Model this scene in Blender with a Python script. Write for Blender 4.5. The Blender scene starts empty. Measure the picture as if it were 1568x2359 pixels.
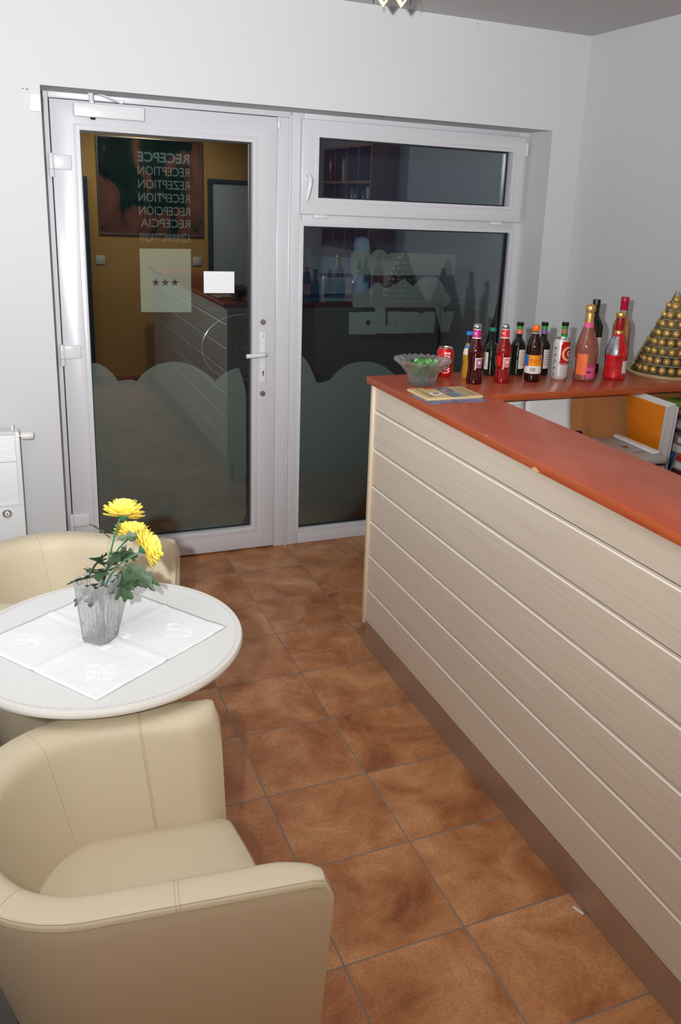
import bpy, bmesh, math, random
from mathutils import Vector, Matrix, Euler
random.seed(7)
S = bpy.context.scene
COL = S.collection
PI = math.pi

# ------------------------------------------------------------------ materials
def lin(r, g, b):
    f = lambda c: (c/255/12.92) if c/255 <= .04045 else ((c/255+.055)/1.055)**2.4
    return (f(r), f(g), f(b), 1)
def mat(name, col, rough=.5, metal=0, spec=.5, trans=0, ior=1.45, coat=0, bump=0, bscale=200, alpha=1, var=0, vscale=6):
    m = bpy.data.materials.new(name); m.use_nodes = True
    nt = m.node_tree; b = nt.nodes['Principled BSDF']
    b.inputs['Base Color'].default_value = col
    b.inputs['Roughness'].default_value = rough
    b.inputs['Metallic'].default_value = metal
    b.inputs['Specular IOR Level'].default_value = spec
    b.inputs['Transmission Weight'].default_value = trans
    b.inputs['IOR'].default_value = ior
    b.inputs['Coat Weight'].default_value = coat
    b.inputs['Alpha'].default_value = alpha
    if bump or var:
        tc = nt.nodes.new('ShaderNodeTexCoord')
    if bump:
        n = nt.nodes.new('ShaderNodeTexNoise'); n.inputs['Scale'].default_value = bscale; n.inputs['Detail'].default_value = 3
        nt.links.new(tc.outputs['Object'], n.inputs['Vector'])
        bp = nt.nodes.new('ShaderNodeBump'); bp.inputs['Strength'].default_value = bump; bp.inputs['Distance'].default_value = .002
        nt.links.new(n.outputs['Fac'], bp.inputs['Height']); nt.links.new(bp.outputs['Normal'], b.inputs['Normal'])
    if var:
        n2 = nt.nodes.new('ShaderNodeTexNoise'); n2.inputs['Scale'].default_value = vscale; n2.inputs['Detail'].default_value = 4
        nt.links.new(tc.outputs['Object'], n2.inputs['Vector'])
        r = nt.nodes.new('ShaderNodeValToRGB'); e = r.color_ramp.elements
        e[0].position = .3; e[1].position = .7
        e[0].color = tuple(c*(1-var) for c in col[:3])+(1,); e[1].color = tuple(min(1, c*(1+var)) for c in col[:3])+(1,)
        nt.links.new(n2.outputs['Fac'], r.inputs['Fac']); nt.links.new(r.outputs['Color'], b.inputs['Base Color'])
    return m
def ramp(nt, stops):
    r = nt.nodes.new('ShaderNodeValToRGB'); e = r.color_ramp.elements
    while len(e) < len(stops): e.new(.5)
    for i, (p, c) in enumerate(stops): e[i].position = p; e[i].color = c
    return r
def mapping(nt, scale, out='Object', loc=(0, 0, 0)):
    tc = nt.nodes.new('ShaderNodeTexCoord'); mp = nt.nodes.new('ShaderNodeMapping')
    mp.inputs['Scale'].default_value = scale; mp.inputs['Location'].default_value = loc
    nt.links.new(tc.outputs[out], mp.inputs['Vector']); return mp
def wood(name, c0, c1, c2, scale, rough=.4, det=6, dist=.6, spec=.5, bump=.05):
    m = mat(name, c1, rough, spec=spec); nt = m.node_tree; b = nt.nodes['Principled BSDF']
    mp = mapping(nt, scale)
    n = nt.nodes.new('ShaderNodeTexNoise'); n.inputs['Scale'].default_value = 1; n.inputs['Detail'].default_value = det
    n.inputs['Roughness'].default_value = .62; n.inputs['Distortion'].default_value = dist
    nt.links.new(mp.outputs[0], n.inputs['Vector'])
    r = ramp(nt, [(.28, c0), (.5, c1), (.72, c2)])
    nt.links.new(n.outputs['Fac'], r.inputs['Fac']); nt.links.new(r.outputs['Color'], b.inputs['Base Color'])
    if bump:
        bp = nt.nodes.new('ShaderNodeBump'); bp.inputs['Strength'].default_value = bump; bp.inputs['Distance'].default_value = .001
        nt.links.new(n.outputs['Fac'], bp.inputs['Height']); nt.links.new(bp.outputs['Normal'], b.inputs['Normal'])
    return m
def glass(name, tint, ior=1.75):
    m = bpy.data.materials.new(name); m.use_nodes = True; nt = m.node_tree
    nt.nodes.remove(nt.nodes['Principled BSDF']); out = nt.nodes['Material Output']
    t = nt.nodes.new('ShaderNodeBsdfTransparent'); t.inputs[0].default_value = tint
    g = nt.nodes.new('ShaderNodeBsdfGlossy'); g.inputs['Roughness'].default_value = .0; g.inputs[0].default_value = (1, 1, 1, 1)
    f = nt.nodes.new('ShaderNodeFresnel'); f.inputs['IOR'].default_value = ior
    mx = nt.nodes.new('ShaderNodeMixShader')
    nt.links.new(f.outputs[0], mx.inputs[0]); nt.links.new(t.outputs[0], mx.inputs[1]); nt.links.new(g.outputs[0], mx.inputs[2])
    nt.links.new(mx.outputs[0], out.inputs['Surface']); return m
def film(name, col, translucency, clear):
    m = bpy.data.materials.new(name); m.use_nodes = True; nt = m.node_tree
    nt.nodes.remove(nt.nodes['Principled BSDF']); out = nt.nodes['Material Output']
    d = nt.nodes.new('ShaderNodeBsdfDiffuse'); d.inputs[0].default_value = col
    t = nt.nodes.new('ShaderNodeBsdfTranslucent'); t.inputs[0].default_value = (.8, .85, .85, 1)
    tr = nt.nodes.new('ShaderNodeBsdfTransparent')
    a = nt.nodes.new('ShaderNodeMixShader'); a.inputs[0].default_value = translucency
    b = nt.nodes.new('ShaderNodeMixShader'); b.inputs[0].default_value = clear
    nt.links.new(d.outputs[0], a.inputs[1]); nt.links.new(t.outputs[0], a.inputs[2])
    nt.links.new(a.outputs[0], b.inputs[1]); nt.links.new(tr.outputs[0], b.inputs[2])
    nt.links.new(b.outputs[0], out.inputs['Surface']); return m
def floor_mat():
    m = mat('terracotta_tiles', (.2, .08, .04, 1), .42); nt = m.node_tree; b = nt.nodes['Principled BSDF']; L = nt.links
    tc = nt.nodes.new('ShaderNodeTexCoord')
    mul = nt.nodes.new('ShaderNodeVectorMath'); mul.operation = 'SCALE'; mul.inputs['Scale'].default_value = 3
    L.new(tc.outputs['Object'], mul.inputs[0])
    fl = nt.nodes.new('ShaderNodeVectorMath'); fl.operation = 'FLOOR'; L.new(mul.outputs[0], fl.inputs[0])
    fr = nt.nodes.new('ShaderNodeVectorMath'); fr.operation = 'FRACTION'; L.new(mul.outputs[0], fr.inputs[0])
    wn = nt.nodes.new('ShaderNodeTexWhiteNoise'); wn.noise_dimensions = '3D'; L.new(fl.outputs[0], wn.inputs['Vector'])
    off = nt.nodes.new('ShaderNodeVectorMath'); off.operation = 'SCALE'; off.inputs['Scale'].default_value = 13; L.new(wn.outputs['Color'], off.inputs[0])
    add = nt.nodes.new('ShaderNodeVectorMath'); L.new(mul.outputs[0], add.inputs[0]); L.new(off.outputs[0], add.inputs[1])
    n1 = nt.nodes.new('ShaderNodeTexNoise'); n1.inputs['Scale'].default_value = 1.7; n1.inputs['Detail'].default_value = 8; n1.inputs['Roughness'].default_value = .62; n1.inputs['Distortion'].default_value = .5
    L.new(add.outputs[0], n1.inputs['Vector'])
    r = ramp(nt, [(.28, lin(140, 80, 46)), (.44, lin(178, 116, 72)), (.58, lin(202, 142, 96)), (.75, lin(222, 168, 122))])
    L.new(n1.outputs['Fac'], r.inputs['Fac'])
    n2 = nt.nodes.new('ShaderNodeTexNoise'); n2.inputs['Scale'].default_value = 45; n2.inputs['Detail'].default_value = 4
    L.new(add.outputs[0], n2.inputs['Vector'])
    r2 = ramp(nt, [(.35, (.66, .66, .66, 1)), (.65, (1.22, 1.16, 1.1, 1))]); L.new(n2.outputs['Fac'], r2.inputs['Fac'])
    mx = nt.nodes.new('ShaderNodeMix'); mx.data_type = 'RGBA'; mx.blend_type = 'MULTIPLY'; mx.inputs['Factor'].default_value = .5
    L.new(r.outputs['Color'], mx.inputs['A']); L.new(r2.outputs['Color'], mx.inputs['B'])
    # grout mask
    sep = nt.nodes.new('ShaderNodeSeparateXYZ'); L.new(fr.outputs[0], sep.inputs[0])
    def edge(o):
        s = nt.nodes.new('ShaderNodeMath'); s.operation = 'SUBTRACT'; s.inputs[1].default_value = .5; L.new(o, s.inputs[0])
        a = nt.nodes.new('ShaderNodeMath'); a.operation = 'ABSOLUTE'; L.new(s.outputs[0], a.inputs[0]); return a
    ex, ey = edge(sep.outputs['X']), edge(sep.outputs['Y'])
    mxx = nt.nodes.new('ShaderNodeMath'); mxx.operation = 'MAXIMUM'; L.new(ex.outputs[0], mxx.inputs[0]); L.new(ey.outputs[0], mxx.inputs[1])
    gt = nt.nodes.new('ShaderNodeMapRange'); gt.inputs['From Min'].default_value = .4915; gt.inputs['From Max'].default_value = .4945; L.new(mxx.outputs[0], gt.inputs['Value'])
    g = nt.nodes.new('ShaderNodeMix'); g.data_type = 'RGBA'; L.new(gt.outputs[0], g.inputs['Factor'])
    L.new(mx.outputs['Result'], g.inputs['A']); g.inputs['B'].default_value = lin(132, 120, 114)
    L.new(g.outputs['Result'], b.inputs['Base Color'])
    ht = nt.nodes.new('ShaderNodeMath'); ht.operation = 'MULTIPLY_ADD'; ht.inputs[1].default_value = -6
    L.new(gt.outputs[0], ht.inputs[0]); L.new(n2.outputs['Fac'], ht.inputs[2])
    bp = nt.nodes.new('ShaderNodeBump'); bp.inputs['Strength'].default_value = .22; bp.inputs['Distance'].default_value = .0006
    L.new(ht.outputs[0], bp.inputs['Height']); L.new(bp.outputs['Normal'], b.inputs['Normal'])
    return m

M = {}
M['wall'] = mat('white_plaster', (.62, .625, .625, 1), .85, bump=.12, bscale=90, spec=.2)
M['ceil'] = mat('ceiling_paint', (.56, .55, .55, 1), .9, spec=.2)
M['ochre'] = mat('ochre_plaster', lin(216, 174, 104), .85, bump=.1, bscale=60, spec=.2, var=.08, vscale=2)
M['floor'] = floor_mat()
M['pvc'] = mat('white_pvc', (.63, .62, .645, 1), .28, spec=.5)
M['pvc2'] = mat('white_pvc_fittings', (.72, .725, .74, 1), .22, spec=.5)
M['gasket'] = mat('dark_gasket', (.02, .022, .025, 1), .5)
M['glass'] = glass('window_glass', (.80, .875, .885, 1), 1.9)
M['film'] = film('frosted_film', (.38, .36, .31, 1), .25, .08)
M['film2'] = film('frosted_panel_film', (.66, .58, .44, 1), .15, .05)
M['letter'] = film('frosted_lettering', (.36, .36, .32, 1), .2, .18)
M['board'] = wood('pale_laminate_boards', lin(210, 195, 176), lin(217, 202, 184), lin(223, 209, 192), (9, 1.6, 85), .42, bump=.02)
M['litedge'] = mat('lit_board_edge', lin(252, 241, 224), .5); M['gap'] = mat('board_gap', lin(70, 54, 40), .9)  # bare groove chamfer, lightened so its lit highlight is in the colour
M['boardend'] = mat('pale_laminate_edge', lin(218, 200, 172), .45)
M['cherry'] = wood('cherry_laminate', lin(184, 82, 50), lin(196, 90, 58), lin(206, 100, 67), (7, 2.2, 9), .3, dist=1.2, bump=.0)
M['cherryedge'] = wood('cherry_edge_band', lin(166, 74, 36), lin(182, 84, 42), lin(194, 94, 50), (20, 4, 20), .33, bump=0)
M['chip'] = mat('raw_chipboard', lin(226, 176, 124), .9, bump=.6, bscale=400)
M['panelwood'] = wood('beech_panel', lin(168, 112, 66), lin(182, 124, 76), lin(192, 136, 88), (12, 12, 2), .45, bump=0)
M['steel'] = mat('brushed_steel', (.52, .44, .38, 1), .38, metal=.8)
M['leather'] = mat('cream_leather', lin(208, 194, 166), .46, bump=.16, bscale=420, spec=.4)
M['stitch'] = mat('cream_thread', lin(178, 160, 130), .7)
M['tleather'] = mat('white_leather', lin(230, 230, 228), .45, bump=.06, bscale=300, spec=.35)
M['rim'] = mat('white_leather_rim', lin(228, 224, 218), .5, bump=.1, bscale=300)
M['cloth'] = mat('white_linen', lin(244, 244, 245), .9, bump=.25, bscale=900, spec=.1)
M['chrome'] = mat('chrome', (.75, .75, .74, 1), .12, metal=1)
M['satin'] = mat('satin_metal', (.42, .37, .30, 1), .35, metal=.9)
M['black'] = mat('black_plastic', (.012, .012, .014, 1), .35)
def crystal_mat(name, ior, clear, milk):
    m = mat(name, (1, 1, 1, 1), .03, trans=1, ior=ior); nt = m.node_tree; p = nt.nodes['Principled BSDF']
    d = nt.nodes.new('ShaderNodeBsdfDiffuse'); d.inputs[0].default_value = (.9, .9, .92, 1)
    t = nt.nodes.new('ShaderNodeBsdfTransparent'); t.inputs[0].default_value = (.96, .96, .97, 1)
    a = nt.nodes.new('ShaderNodeMixShader'); a.inputs[0].default_value = clear; b = nt.nodes.new('ShaderNodeMixShader'); b.inputs[0].default_value = milk
    nt.links.new(p.outputs[0], a.inputs[1]); nt.links.new(t.outputs[0], a.inputs[2]); nt.links.new(a.outputs[0], b.inputs[1]); nt.links.new(d.outputs[0], b.inputs[2])
    nt.links.new(b.outputs[0], nt.nodes['Material Output'].inputs['Surface']); return m
M['crystal'] = crystal_mat('cut_crystal', 1.32, .28, .19); M['bowlglass'] = crystal_mat('bowl_crystal', 1.30, .42, .07)
M['clear'] = mat('clear_glass', (.95, .96, .96, 1), .01, trans=1, ior=1.45)
M['stem'] = mat('green_stem', lin(58, 110, 84), .5)
M['leaf'] = mat('green_leaf', lin(66, 88, 60), .5, var=.25, vscale=40)
M['white'] = mat('white_enamel', (.80, .82, .82, 1), .3)
M['whiteplastic'] = mat('white_plastic', (.80, .78, .77, 1), .35)
M['paper'] = mat('white_paper', (.82, .82, .83, 1), .8)
M['grey'] = mat('grey_plastic', lin(176, 172, 168), .4)
M['greyd'] = mat('grey_plastic_base', lin(160, 156, 154), .45)
M['doorgrey'] = mat('grey_door_paint', lin(172, 184, 196), .4)
M['doordark'] = mat('dark_blue_door_frame', lin(62, 78, 92), .4)
def petal_mat():
    m = mat('yellow_petals', lin(250, 220, 70), .55, spec=.2); nt = m.node_tree
    a = nt.nodes.new('ShaderNodeAttribute'); a.attribute_name = 'petal'
    r = ramp(nt, [(.0, lin(246, 150, 30)), (.35, lin(250, 205, 50)), (1, lin(255, 236, 110))])
    nt.links.new(a.outputs['Fac'], r.inputs['Fac']); nt.links.new(r.outputs['Color'], nt.nodes['Principled BSDF'].inputs['Base Color'])
    return m
M['petal'] = petal_mat()
def mc(name, r, g, b, rough=.35, **k): return mat(name, lin(r, g, b), rough, **k)

# ------------------------------------------------------------------ mesh helpers
def tag(o, label=None, cat=None, group=None, kind=None):
    if label: o['label'] = label
    if cat: o['category'] = cat
    if group: o['group'] = group
    if kind: o['kind'] = kind
    return o
def empty(name, loc=(0, 0, 0), rz=0, **k):
    o = bpy.data.objects.new(name, None); COL.objects.link(o); o.location = loc; o.rotation_euler = (0, 0, rz)
    o.empty_display_size = .05
    return tag(o, **k)
class MB:
    def __init__(s): s.bm = bmesh.new()
    def box(s, x0, y0, z0, x1, y1, z1, mtx=None):
        vs = [s.bm.verts.new(Vector(p)) for p in [(x0,y0,z0),(x1,y0,z0),(x1,y1,z0),(x0,y1,z0),(x0,y0,z1),(x1,y0,z1),(x1,y1,z1),(x0,y1,z1)]]
        if mtx:
            for v in vs: v.co = mtx @ v.co
        for f in [(0,3,2,1),(4,5,6,7),(0,1,5,4),(1,2,6,5),(2,3,7,6),(3,0,4,7)]: s.bm.faces.new([vs[i] for i in f])
        return s
    def quad(s, *ps): s.bm.faces.new([s.bm.verts.new(Vector(p)) for p in ps]); return s
    def grid(s, rows, close_u=False, close_v=False, flip=False):
        V = [[s.bm.verts.new(Vector(p)) for p in r] for r in rows]
        nu, nv = len(V), len(V[0])
        for i in range(nu if close_u else nu-1):
            for j in range(nv if close_v else nv-1):
                q = [V[i][j], V[i][(j+1) % nv], V[(i+1) % nu][(j+1) % nv], V[(i+1) % nu][j]]
                if flip: q.reverse()
                try: s.bm.faces.new(q)
                except ValueError: pass
        return V
    def lathe(s, prof, n=32, c=(0, 0, 0), f=None, a0=0, a1=2*PI, scallop=None):
        full = abs(a1-a0-2*PI) < 1e-6
        rows = []
        for r, z in prof:
            row = []
            for k in range(n if full else n+1):
                a = a0+(a1-a0)*k/n
                rr = r if f is None else f(r, z, a)
                zz = z if scallop is None else scallop(r, z, a)
                row.append((c[0]+rr*math.cos(a), c[1]+rr*math.sin(a), c[2]+zz))
            rows.append(row)
        s.grid(rows, close_v=full)
        bmesh.ops.remove_doubles(s.bm, verts=s.bm.verts, dist=1e-6)
        return s
    def tube(s, pts, r, n=10, cap=True, closed=False):
        pts = [Vector(p) for p in pts]; rows = []; m = len(pts)
        up = None
        for i, p in enumerate(pts):
            if closed: d = pts[(i+1) % m]-pts[i-1]
            else: d = pts[min(i+1, m-1)]-pts[max(i-1, 0)]
            d.normalize()
            if up is None:
                up = Vector((0, 0, 1)) if abs(d.z) < .9 else Vector((1, 0, 0))
            a = d.cross(up).normalized(); b = a.cross(d).normalized(); up = b
            rr = r[i] if isinstance(r, (list, tuple)) else r
            rows.append([p+a*rr*math.cos(2*PI*k/n)+b*rr*math.sin(2*PI*k/n) for k in range(n)])
        V = s.grid(rows, close_v=True, close_u=closed)
        if cap and not closed:
            s.bm.faces.new(list(reversed(V[0]))); s.bm.faces.new(V[-1])
        return s
    def prism(s, poly, axis, d0, d1):
        def P(a, b, d): return (d, a, b) if axis == 0 else ((a, d, b) if axis == 1 else (a, b, d))
        A = [s.bm.verts.new(P(a, b, d0)) for a, b in poly]; B = [s.bm.verts.new(P(a, b, d1)) for a, b in poly]
        n = len(poly)
        s.bm.faces.new(A); s.bm.faces.new(list(reversed(B)))
        for i in range(n): s.bm.faces.new([A[i], B[i], B[(i+1) % n], A[(i+1) % n]])
        return s
    def frame(s, x0, z0, x1, z1, ix0, iz0, ix1, iz1, y0, y1):
        # rectangular frame in XZ with a rectangular hole, extruded y0..y1
        o = [(x0, z0), (x1, z0), (x1, z1), (x0, z1)]; i = [(ix0, iz0), (ix1, iz0), (ix1, iz1), (ix0, iz1)]
        R = [[(a, y, b) for a, b in q] for q, y in ((o, y0), (i, y0), (i, y1), (o, y1))]
        s.grid(R, close_v=True, close_u=True); return s
    def build(s, name, m, parent=None, smooth=False, bevel=0, seg=2, ang=35, subsurf=0):
        bm = s.bm
        bmesh.ops.recalc_face_normals(bm, faces=bm.faces)
        if bevel:
            ed = [e for e in bm.edges if len(e.link_faces) == 2 and e.calc_face_angle(0) > math.radians(ang)]
            bmesh.ops.bevel(bm, geom=ed, offset=bevel, segments=seg, profile=.5, affect='EDGES', clamp_overlap=True)
        me = bpy.data.meshes.new(name); bm.to_mesh(me); bm.free()
        me.materials.append(m)
        if smooth or bevel:
            for p in me.polygons: p.use_smooth = True
            if hasattr(me, 'set_sharp_from_angle'): me.set_sharp_from_angle(angle=math.radians(ang if smooth is not True else 40))
        o = bpy.data.objects.new(name, me); COL.objects.link(o)
        if parent: o.parent = parent
        if subsurf:
            md = o.modifiers.new('s', 'SUBSURF'); md.levels = subsurf; md.render_levels = subsurf
        return o
def add_mat(o, m):
    o.data.materials.append(m); return len(o.data.materials)-1
def text_geo(body, bold=0.0, extr=0):
    cu = bpy.data.curves.new('t', 'FONT'); cu.body = body; cu.size = 1; cu.offset = bold; cu.resolution_u = 4
    o = bpy.data.objects.new('t', cu); COL.objects.link(o)
    dg = bpy.context.evaluated_depsgraph_get(); dg.update()
    me = bpy.data.meshes.new_from_object(o.evaluated_get(dg))
    V = [(v.co.x, v.co.y) for v in me.vertices]; F = [tuple(p.vertices) for p in me.polygons]
    bpy.data.objects.remove(o); bpy.data.curves.remove(cu); bpy.data.meshes.remove(me)
    if not V: return [], []
    x0 = min(v[0] for v in V); x1 = max(v[0] for v in V); y0 = min(v[1] for v in V); y1 = max(v[1] for v in V)
    V = [((v[0]-x0)/(x1-x0), (v[1]-y0)/(y1-y0)) for v in V]
    return V, F
def add_text(mb, body, fn, bold=0):
    V, F = text_geo(body, bold)
    vs = [mb.bm.verts.new(Vector(fn(u, v))) for u, v in V]
    for f in F:
        try: mb.bm.faces.new([vs[i] for i in f])
        except ValueError: pass
def curve_fill(name, loops, y, m, parent, thick=.0008):
    cu = bpy.data.curves.new(name, 'CURVE'); cu.dimensions = '2D'; cu.fill_mode = 'BOTH'; cu.extrude = thick/2
    for lp in loops:
        sp = cu.splines.new('POLY'); sp.points.add(len(lp)-1); sp.use_cyclic_u = True
        for i, (a, b) in enumerate(lp): sp.points[i].co = (a, b, 0, 1)
    t = bpy.data.objects.new('t', cu); COL.objects.link(t)
    dg = bpy.context.evaluated_depsgraph_get(); dg.update()
    me = bpy.data.meshes.new_from_object(t.evaluated_get(dg)); me.name = name
    bpy.data.objects.remove(t); bpy.data.curves.remove(cu)
    for v in me.vertices: v.co = Vector((v.co.x, y+v.co.z, v.co.y))
    me.materials.clear(); me.materials.append(m)
    o = bpy.data.objects.new(name, me); COL.objects.link(o)
    if parent: o.parent = parent
    return o
def ellipse(cx, cz, rx, rz, n=28): return [(cx+rx*math.cos(2*PI*k/n), cz+rz*math.sin(2*PI*k/n)) for k in range(n)]
def star(cx, cz, r): return [(cx+(r if k % 2 == 0 else r*.4)*math.cos(PI/2+k*PI/5), cz+(r if k % 2 == 0 else r*.4)*math.sin(PI/2+k*PI/5)) for k in range(10)]
def smooth_poly(pts, n=6):
    out = []; m = len(pts)
    for i in range(m-1):
        p0 = pts[max(i-1, 0)]; p1 = pts[i]; p2 = pts[i+1]; p3 = pts[min(i+2, m-1)]
        for k in range(n):
            t = k/n
            out.append(tuple(.5*((2*p1[j])+(-p0[j]+p2[j])*t+(2*p0[j]-5*p1[j]+4*p2[j]-p3[j])*t*t+(-p0[j]+3*p1[j]-3*p2[j]+p3[j])*t**3) for j in range(2)))
    out.append(pts[-1]); return out
def xf(o, m): o.data.transform(m); return o
def copy_tree(o, parent=None):
    c = o.copy(); COL.objects.link(c)
    if parent: c.parent = parent
    for ch in list(o.children): copy_tree(ch, c)
    return c

# ------------------------------------------------------------------ room shell
YW, YF, YG, CZ, XR, XL, YR = -.278, -.058, -.031, 2.634, 1.82, -1.75, -4.36
OX0, OX1, OZ = -.776, 1.642, 2.177
tag(MB().box(XL-.1, YR-.1, -.08, XR+.1, .12, 0).build('floor', M['floor']), 'brown mottled terracotta tile floor with grey grout lines', 'floor', kind='structure')
tag(MB().box(XL-.1, YR-.1, CZ, XR+.1, .12, CZ+.1).build('ceiling', M['ceil']), 'plain white ceiling above the reception', 'ceiling', kind='structure')
b = MB(); b.box(XL-.1, YW, 0, OX0, .1, CZ); b.box(OX1, YW, 0, XR+.1, .1, CZ); b.box(OX0, YW, OZ, OX1, .1, CZ)
tag(b.build('wall_back', M['wall']), 'white plastered wall holding the glazed entrance door and window', 'wall', kind='structure')
tag(MB().box(XR, YR-.1, 0, XR+.1, YW, CZ).build('wall_right', M['wall']), 'white plastered wall behind the bottles and gold pyramid', 'wall', kind='structure')
tag(MB().box(XL-.1, YR-.1, 0, XL, YW, CZ).build('wall_left', M['wall']), 'white plastered side wall at the heater end of the room', 'wall', kind='structure')
tag(MB().box(XL-.1, YR-.1, 0, XR+.1, YR, CZ).build('wall_rear', M['ochre']), 'ochre yellow wall mirrored in the door glass', 'wall', kind='structure')
tag(MB().box(XL, -3.3, 0, -1.058, -.95, .10).build('trim_1', mat('shaded_plinth', lin(112, 106, 102), .5), bevel=.006), 'low plinth with shade painted in as grey, along the floor beside the armchairs', 'plinth', kind='structure')  # grey base colour stands in for shade; own colour unknown
tag(MB().box(-.17, YR, 0, .34, YR+.012, .08).build('baseboard_rear', M['floor']), 'tiled skirting at the foot of the ochre wall', 'baseboard', kind='structure')

# ------------------------------------------------------------------ door
D = empty('door_1', (0, 0, 0), label='white glazed entrance door with frosted cloud film and lettering', cat='door', kind='structure')
b = MB()
b.box(OX0-.03, YF, 0, -.7355, .01, OZ+.02); b.box(-.7355, YF, 2.1525, .333, .01, OZ+.02); b.box(.2665, YF, 0, .333, .01, 2.1525)
b.box(-.7355, -.003, 0, -.70, .01, 2.1525); b.box(-.70, -.003, 2.12, .235, .01, 2.1525); b.box(.235, -.003, 0, .2665, .01, 2.1525)
b.build('door_frame', M['pvc'], D, bevel=.004)
MB().box(.322, YF-.012, 0, .336, YF, 2.165).build('cover_strip', M['pvc'], D, bevel=.003)
lf = MB(); lf.frame(-.732, .012, .263, 2.149, -.615, .127, .146, 2.031, -.072, -.005)
lf.build('leaf', M['pvc'], D, bevel=.004)
MB().frame(-.640, .102, .171, 2.056, -.615, .127, .146, 2.031, -.0755, -.0705).build('glazing_bead', M['pvc'], D, bevel=.002)
b = MB()
for (x0, z0, x1, z1) in ((-.732, 2.149, -.615, 2.031),): pass
MB().frame(-.6155, .1265, .1465, 2.0315, -.608, .134, .139, 2.024, YG-.004, YG+.004).build('gasket', M['gasket'], D)
MB().box(-.615, YG, .127, .146, YG+.006, 2.031).build('glass_pane', M['glass'], D)
DFp = [(-.614, 1.0108), (-.5799, 1.0069), (-.5377, .9803), (-.5064, .9447), (-.4949, .9195)]
DF2 = [(-.4949, .9195), (-.4852, .9222), (-.4296, .9262), (-.4076, .916)]
DF3 = [(-.4076, .916), (-.3765, .9515), (-.3151, .9924), (-.2539, 1.0045), (-.2156, 1.0049), (-.1616, .9938), (-.0994, .9615), (-.0522, .9278), (-.0284, .9042)]
DF4 = [(-.0284, .9042), (.0121, .9375), (.0527, .958), (.0893, .9673), (.1057, .9219), (.1222, .8637), (.128, .8138), (.1285, .5), (.1275, .20), (.122, .165), (.1097, .1401), (.10, .128), (-.614, .128)]
curve_fill('frosted_film', [smooth_poly(DFp)+smooth_poly(DF2)[1:]+smooth_poly(DF3)[1:]+DF4[1:]], YG+.010, M['film'], D)
curve_fill('star_panel', [[(-.376, 1.246), (-.141, 1.244), (-.139, 1.540), (-.374, 1.537)], star(-.305, 1.383, .020), star(-.261, 1.383, .020), star(-.217, 1.383, .020)], YG+.010, M['film2'], D)
lt = MB()
for body, z0, z1, bold in (('RECEPCE', 1.918, 1.962, .022), ('RECEPTION', 1.862, 1.901, .004), ('REZEPTION', 1.804, 1.843, .004), ('RÉCEPTION', 1.746, 1.795, .004), ('RECEPCIÓN', 1.688, 1.737, .004), ('RECEPCIA', 1.634, 1.672, .004), ('АДМИНИСТРАЦИЯ', 1.570, 1.608, -.004)):
    zz0 = z0-(.008 if 'Ц' in body or 'И' in body and 'Д' in body else 0)
    w = .232 if body != 'RECEPCIA' else .226
    add_text(lt, body, lambda u, v: (-.139-u*w, YG+.010, zz0+v*(z1-zz0)), bold)
lt.build('lettering', M['letter'], D)
def hinge(z):
    h = MB().lathe([(0, -.062), (.0105, -.062), (.0115, -.060), (.0115, .033), (.0105, .035), (0, .035)], 20, (-.738, -.082, z)).build('hinge', M['pvc2'], D, smooth=1)
    MB().box(-.730, -.086, z-.031, -.655, -.072, z+.031).build('hinge_plate', M['pvc2'], h, bevel=.006, seg=3)
    MB().lathe([(.0117, -.0015), (.0123, -.001), (.0123, .001), (.0117, .0015)], 20, (-.738, -.082, z-.03)).build('hinge_ring', M['grey'], h)
for z in (1.895, 1.075, .262): hinge(z)
for z in (1.200, .841):
    xf(MB().lathe([(0, 0), (.0135, 0), (.0140, .002), (.0140, .006), (.0125, .009), (0, .0095)], 24).build('rosette', M['satin'], D, smooth=1), Matrix.Translation((.198, -.072, z)) @ Matrix.Rotation(PI/2, 4, 'X'))
hp = MB().box(.184, -.080, .897, .213, -.072, 1.150).build('handle_plate', M['pvc2'], D, bevel=.004, seg=3)
lv = MB(); lv.tube([(.199, -.078, 1.045), (.199, -.110, 1.046), (.197, -.122, 1.046), (.190, -.128, 1.046), (.17, -.129, 1.045), (.13, -.129, 1.043), (.100, -.129, 1.041)], [.012, .0105, .0105, .0105, .0105, .0105, .011], 14)
lv.build('lever', M['pvc2'], hp, smooth=1)
kh = MB(); kh.prism([(.199+.0055*math.cos(a*PI/8), .952+.0055*math.sin(a*PI/8)) for a in range(-2, 11)]+[(.1965, .930), (.2015, .930)], 1, -.0812, -.079)
kh.build('keyhole', M['satin'], hp)
sc = MB()
for z in (1.135, .906): sc.lathe([(0, -.001), (.003, -.001), (.003, .001), (0, .001)], 12, (.199, 0, 0))
for i, z in enumerate((1.132, .910)):
    xf(MB().lathe([(0, 0), (.003, 0), (.003, .0012), (0, .0016)], 12).build('screw', M['satin'] if i == 0 else M['pvc2'], hp, smooth=1), Matrix.Translation((.199, -.0798, z)) @ Matrix.Rotation(PI/2, 4, 'X'))
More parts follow.
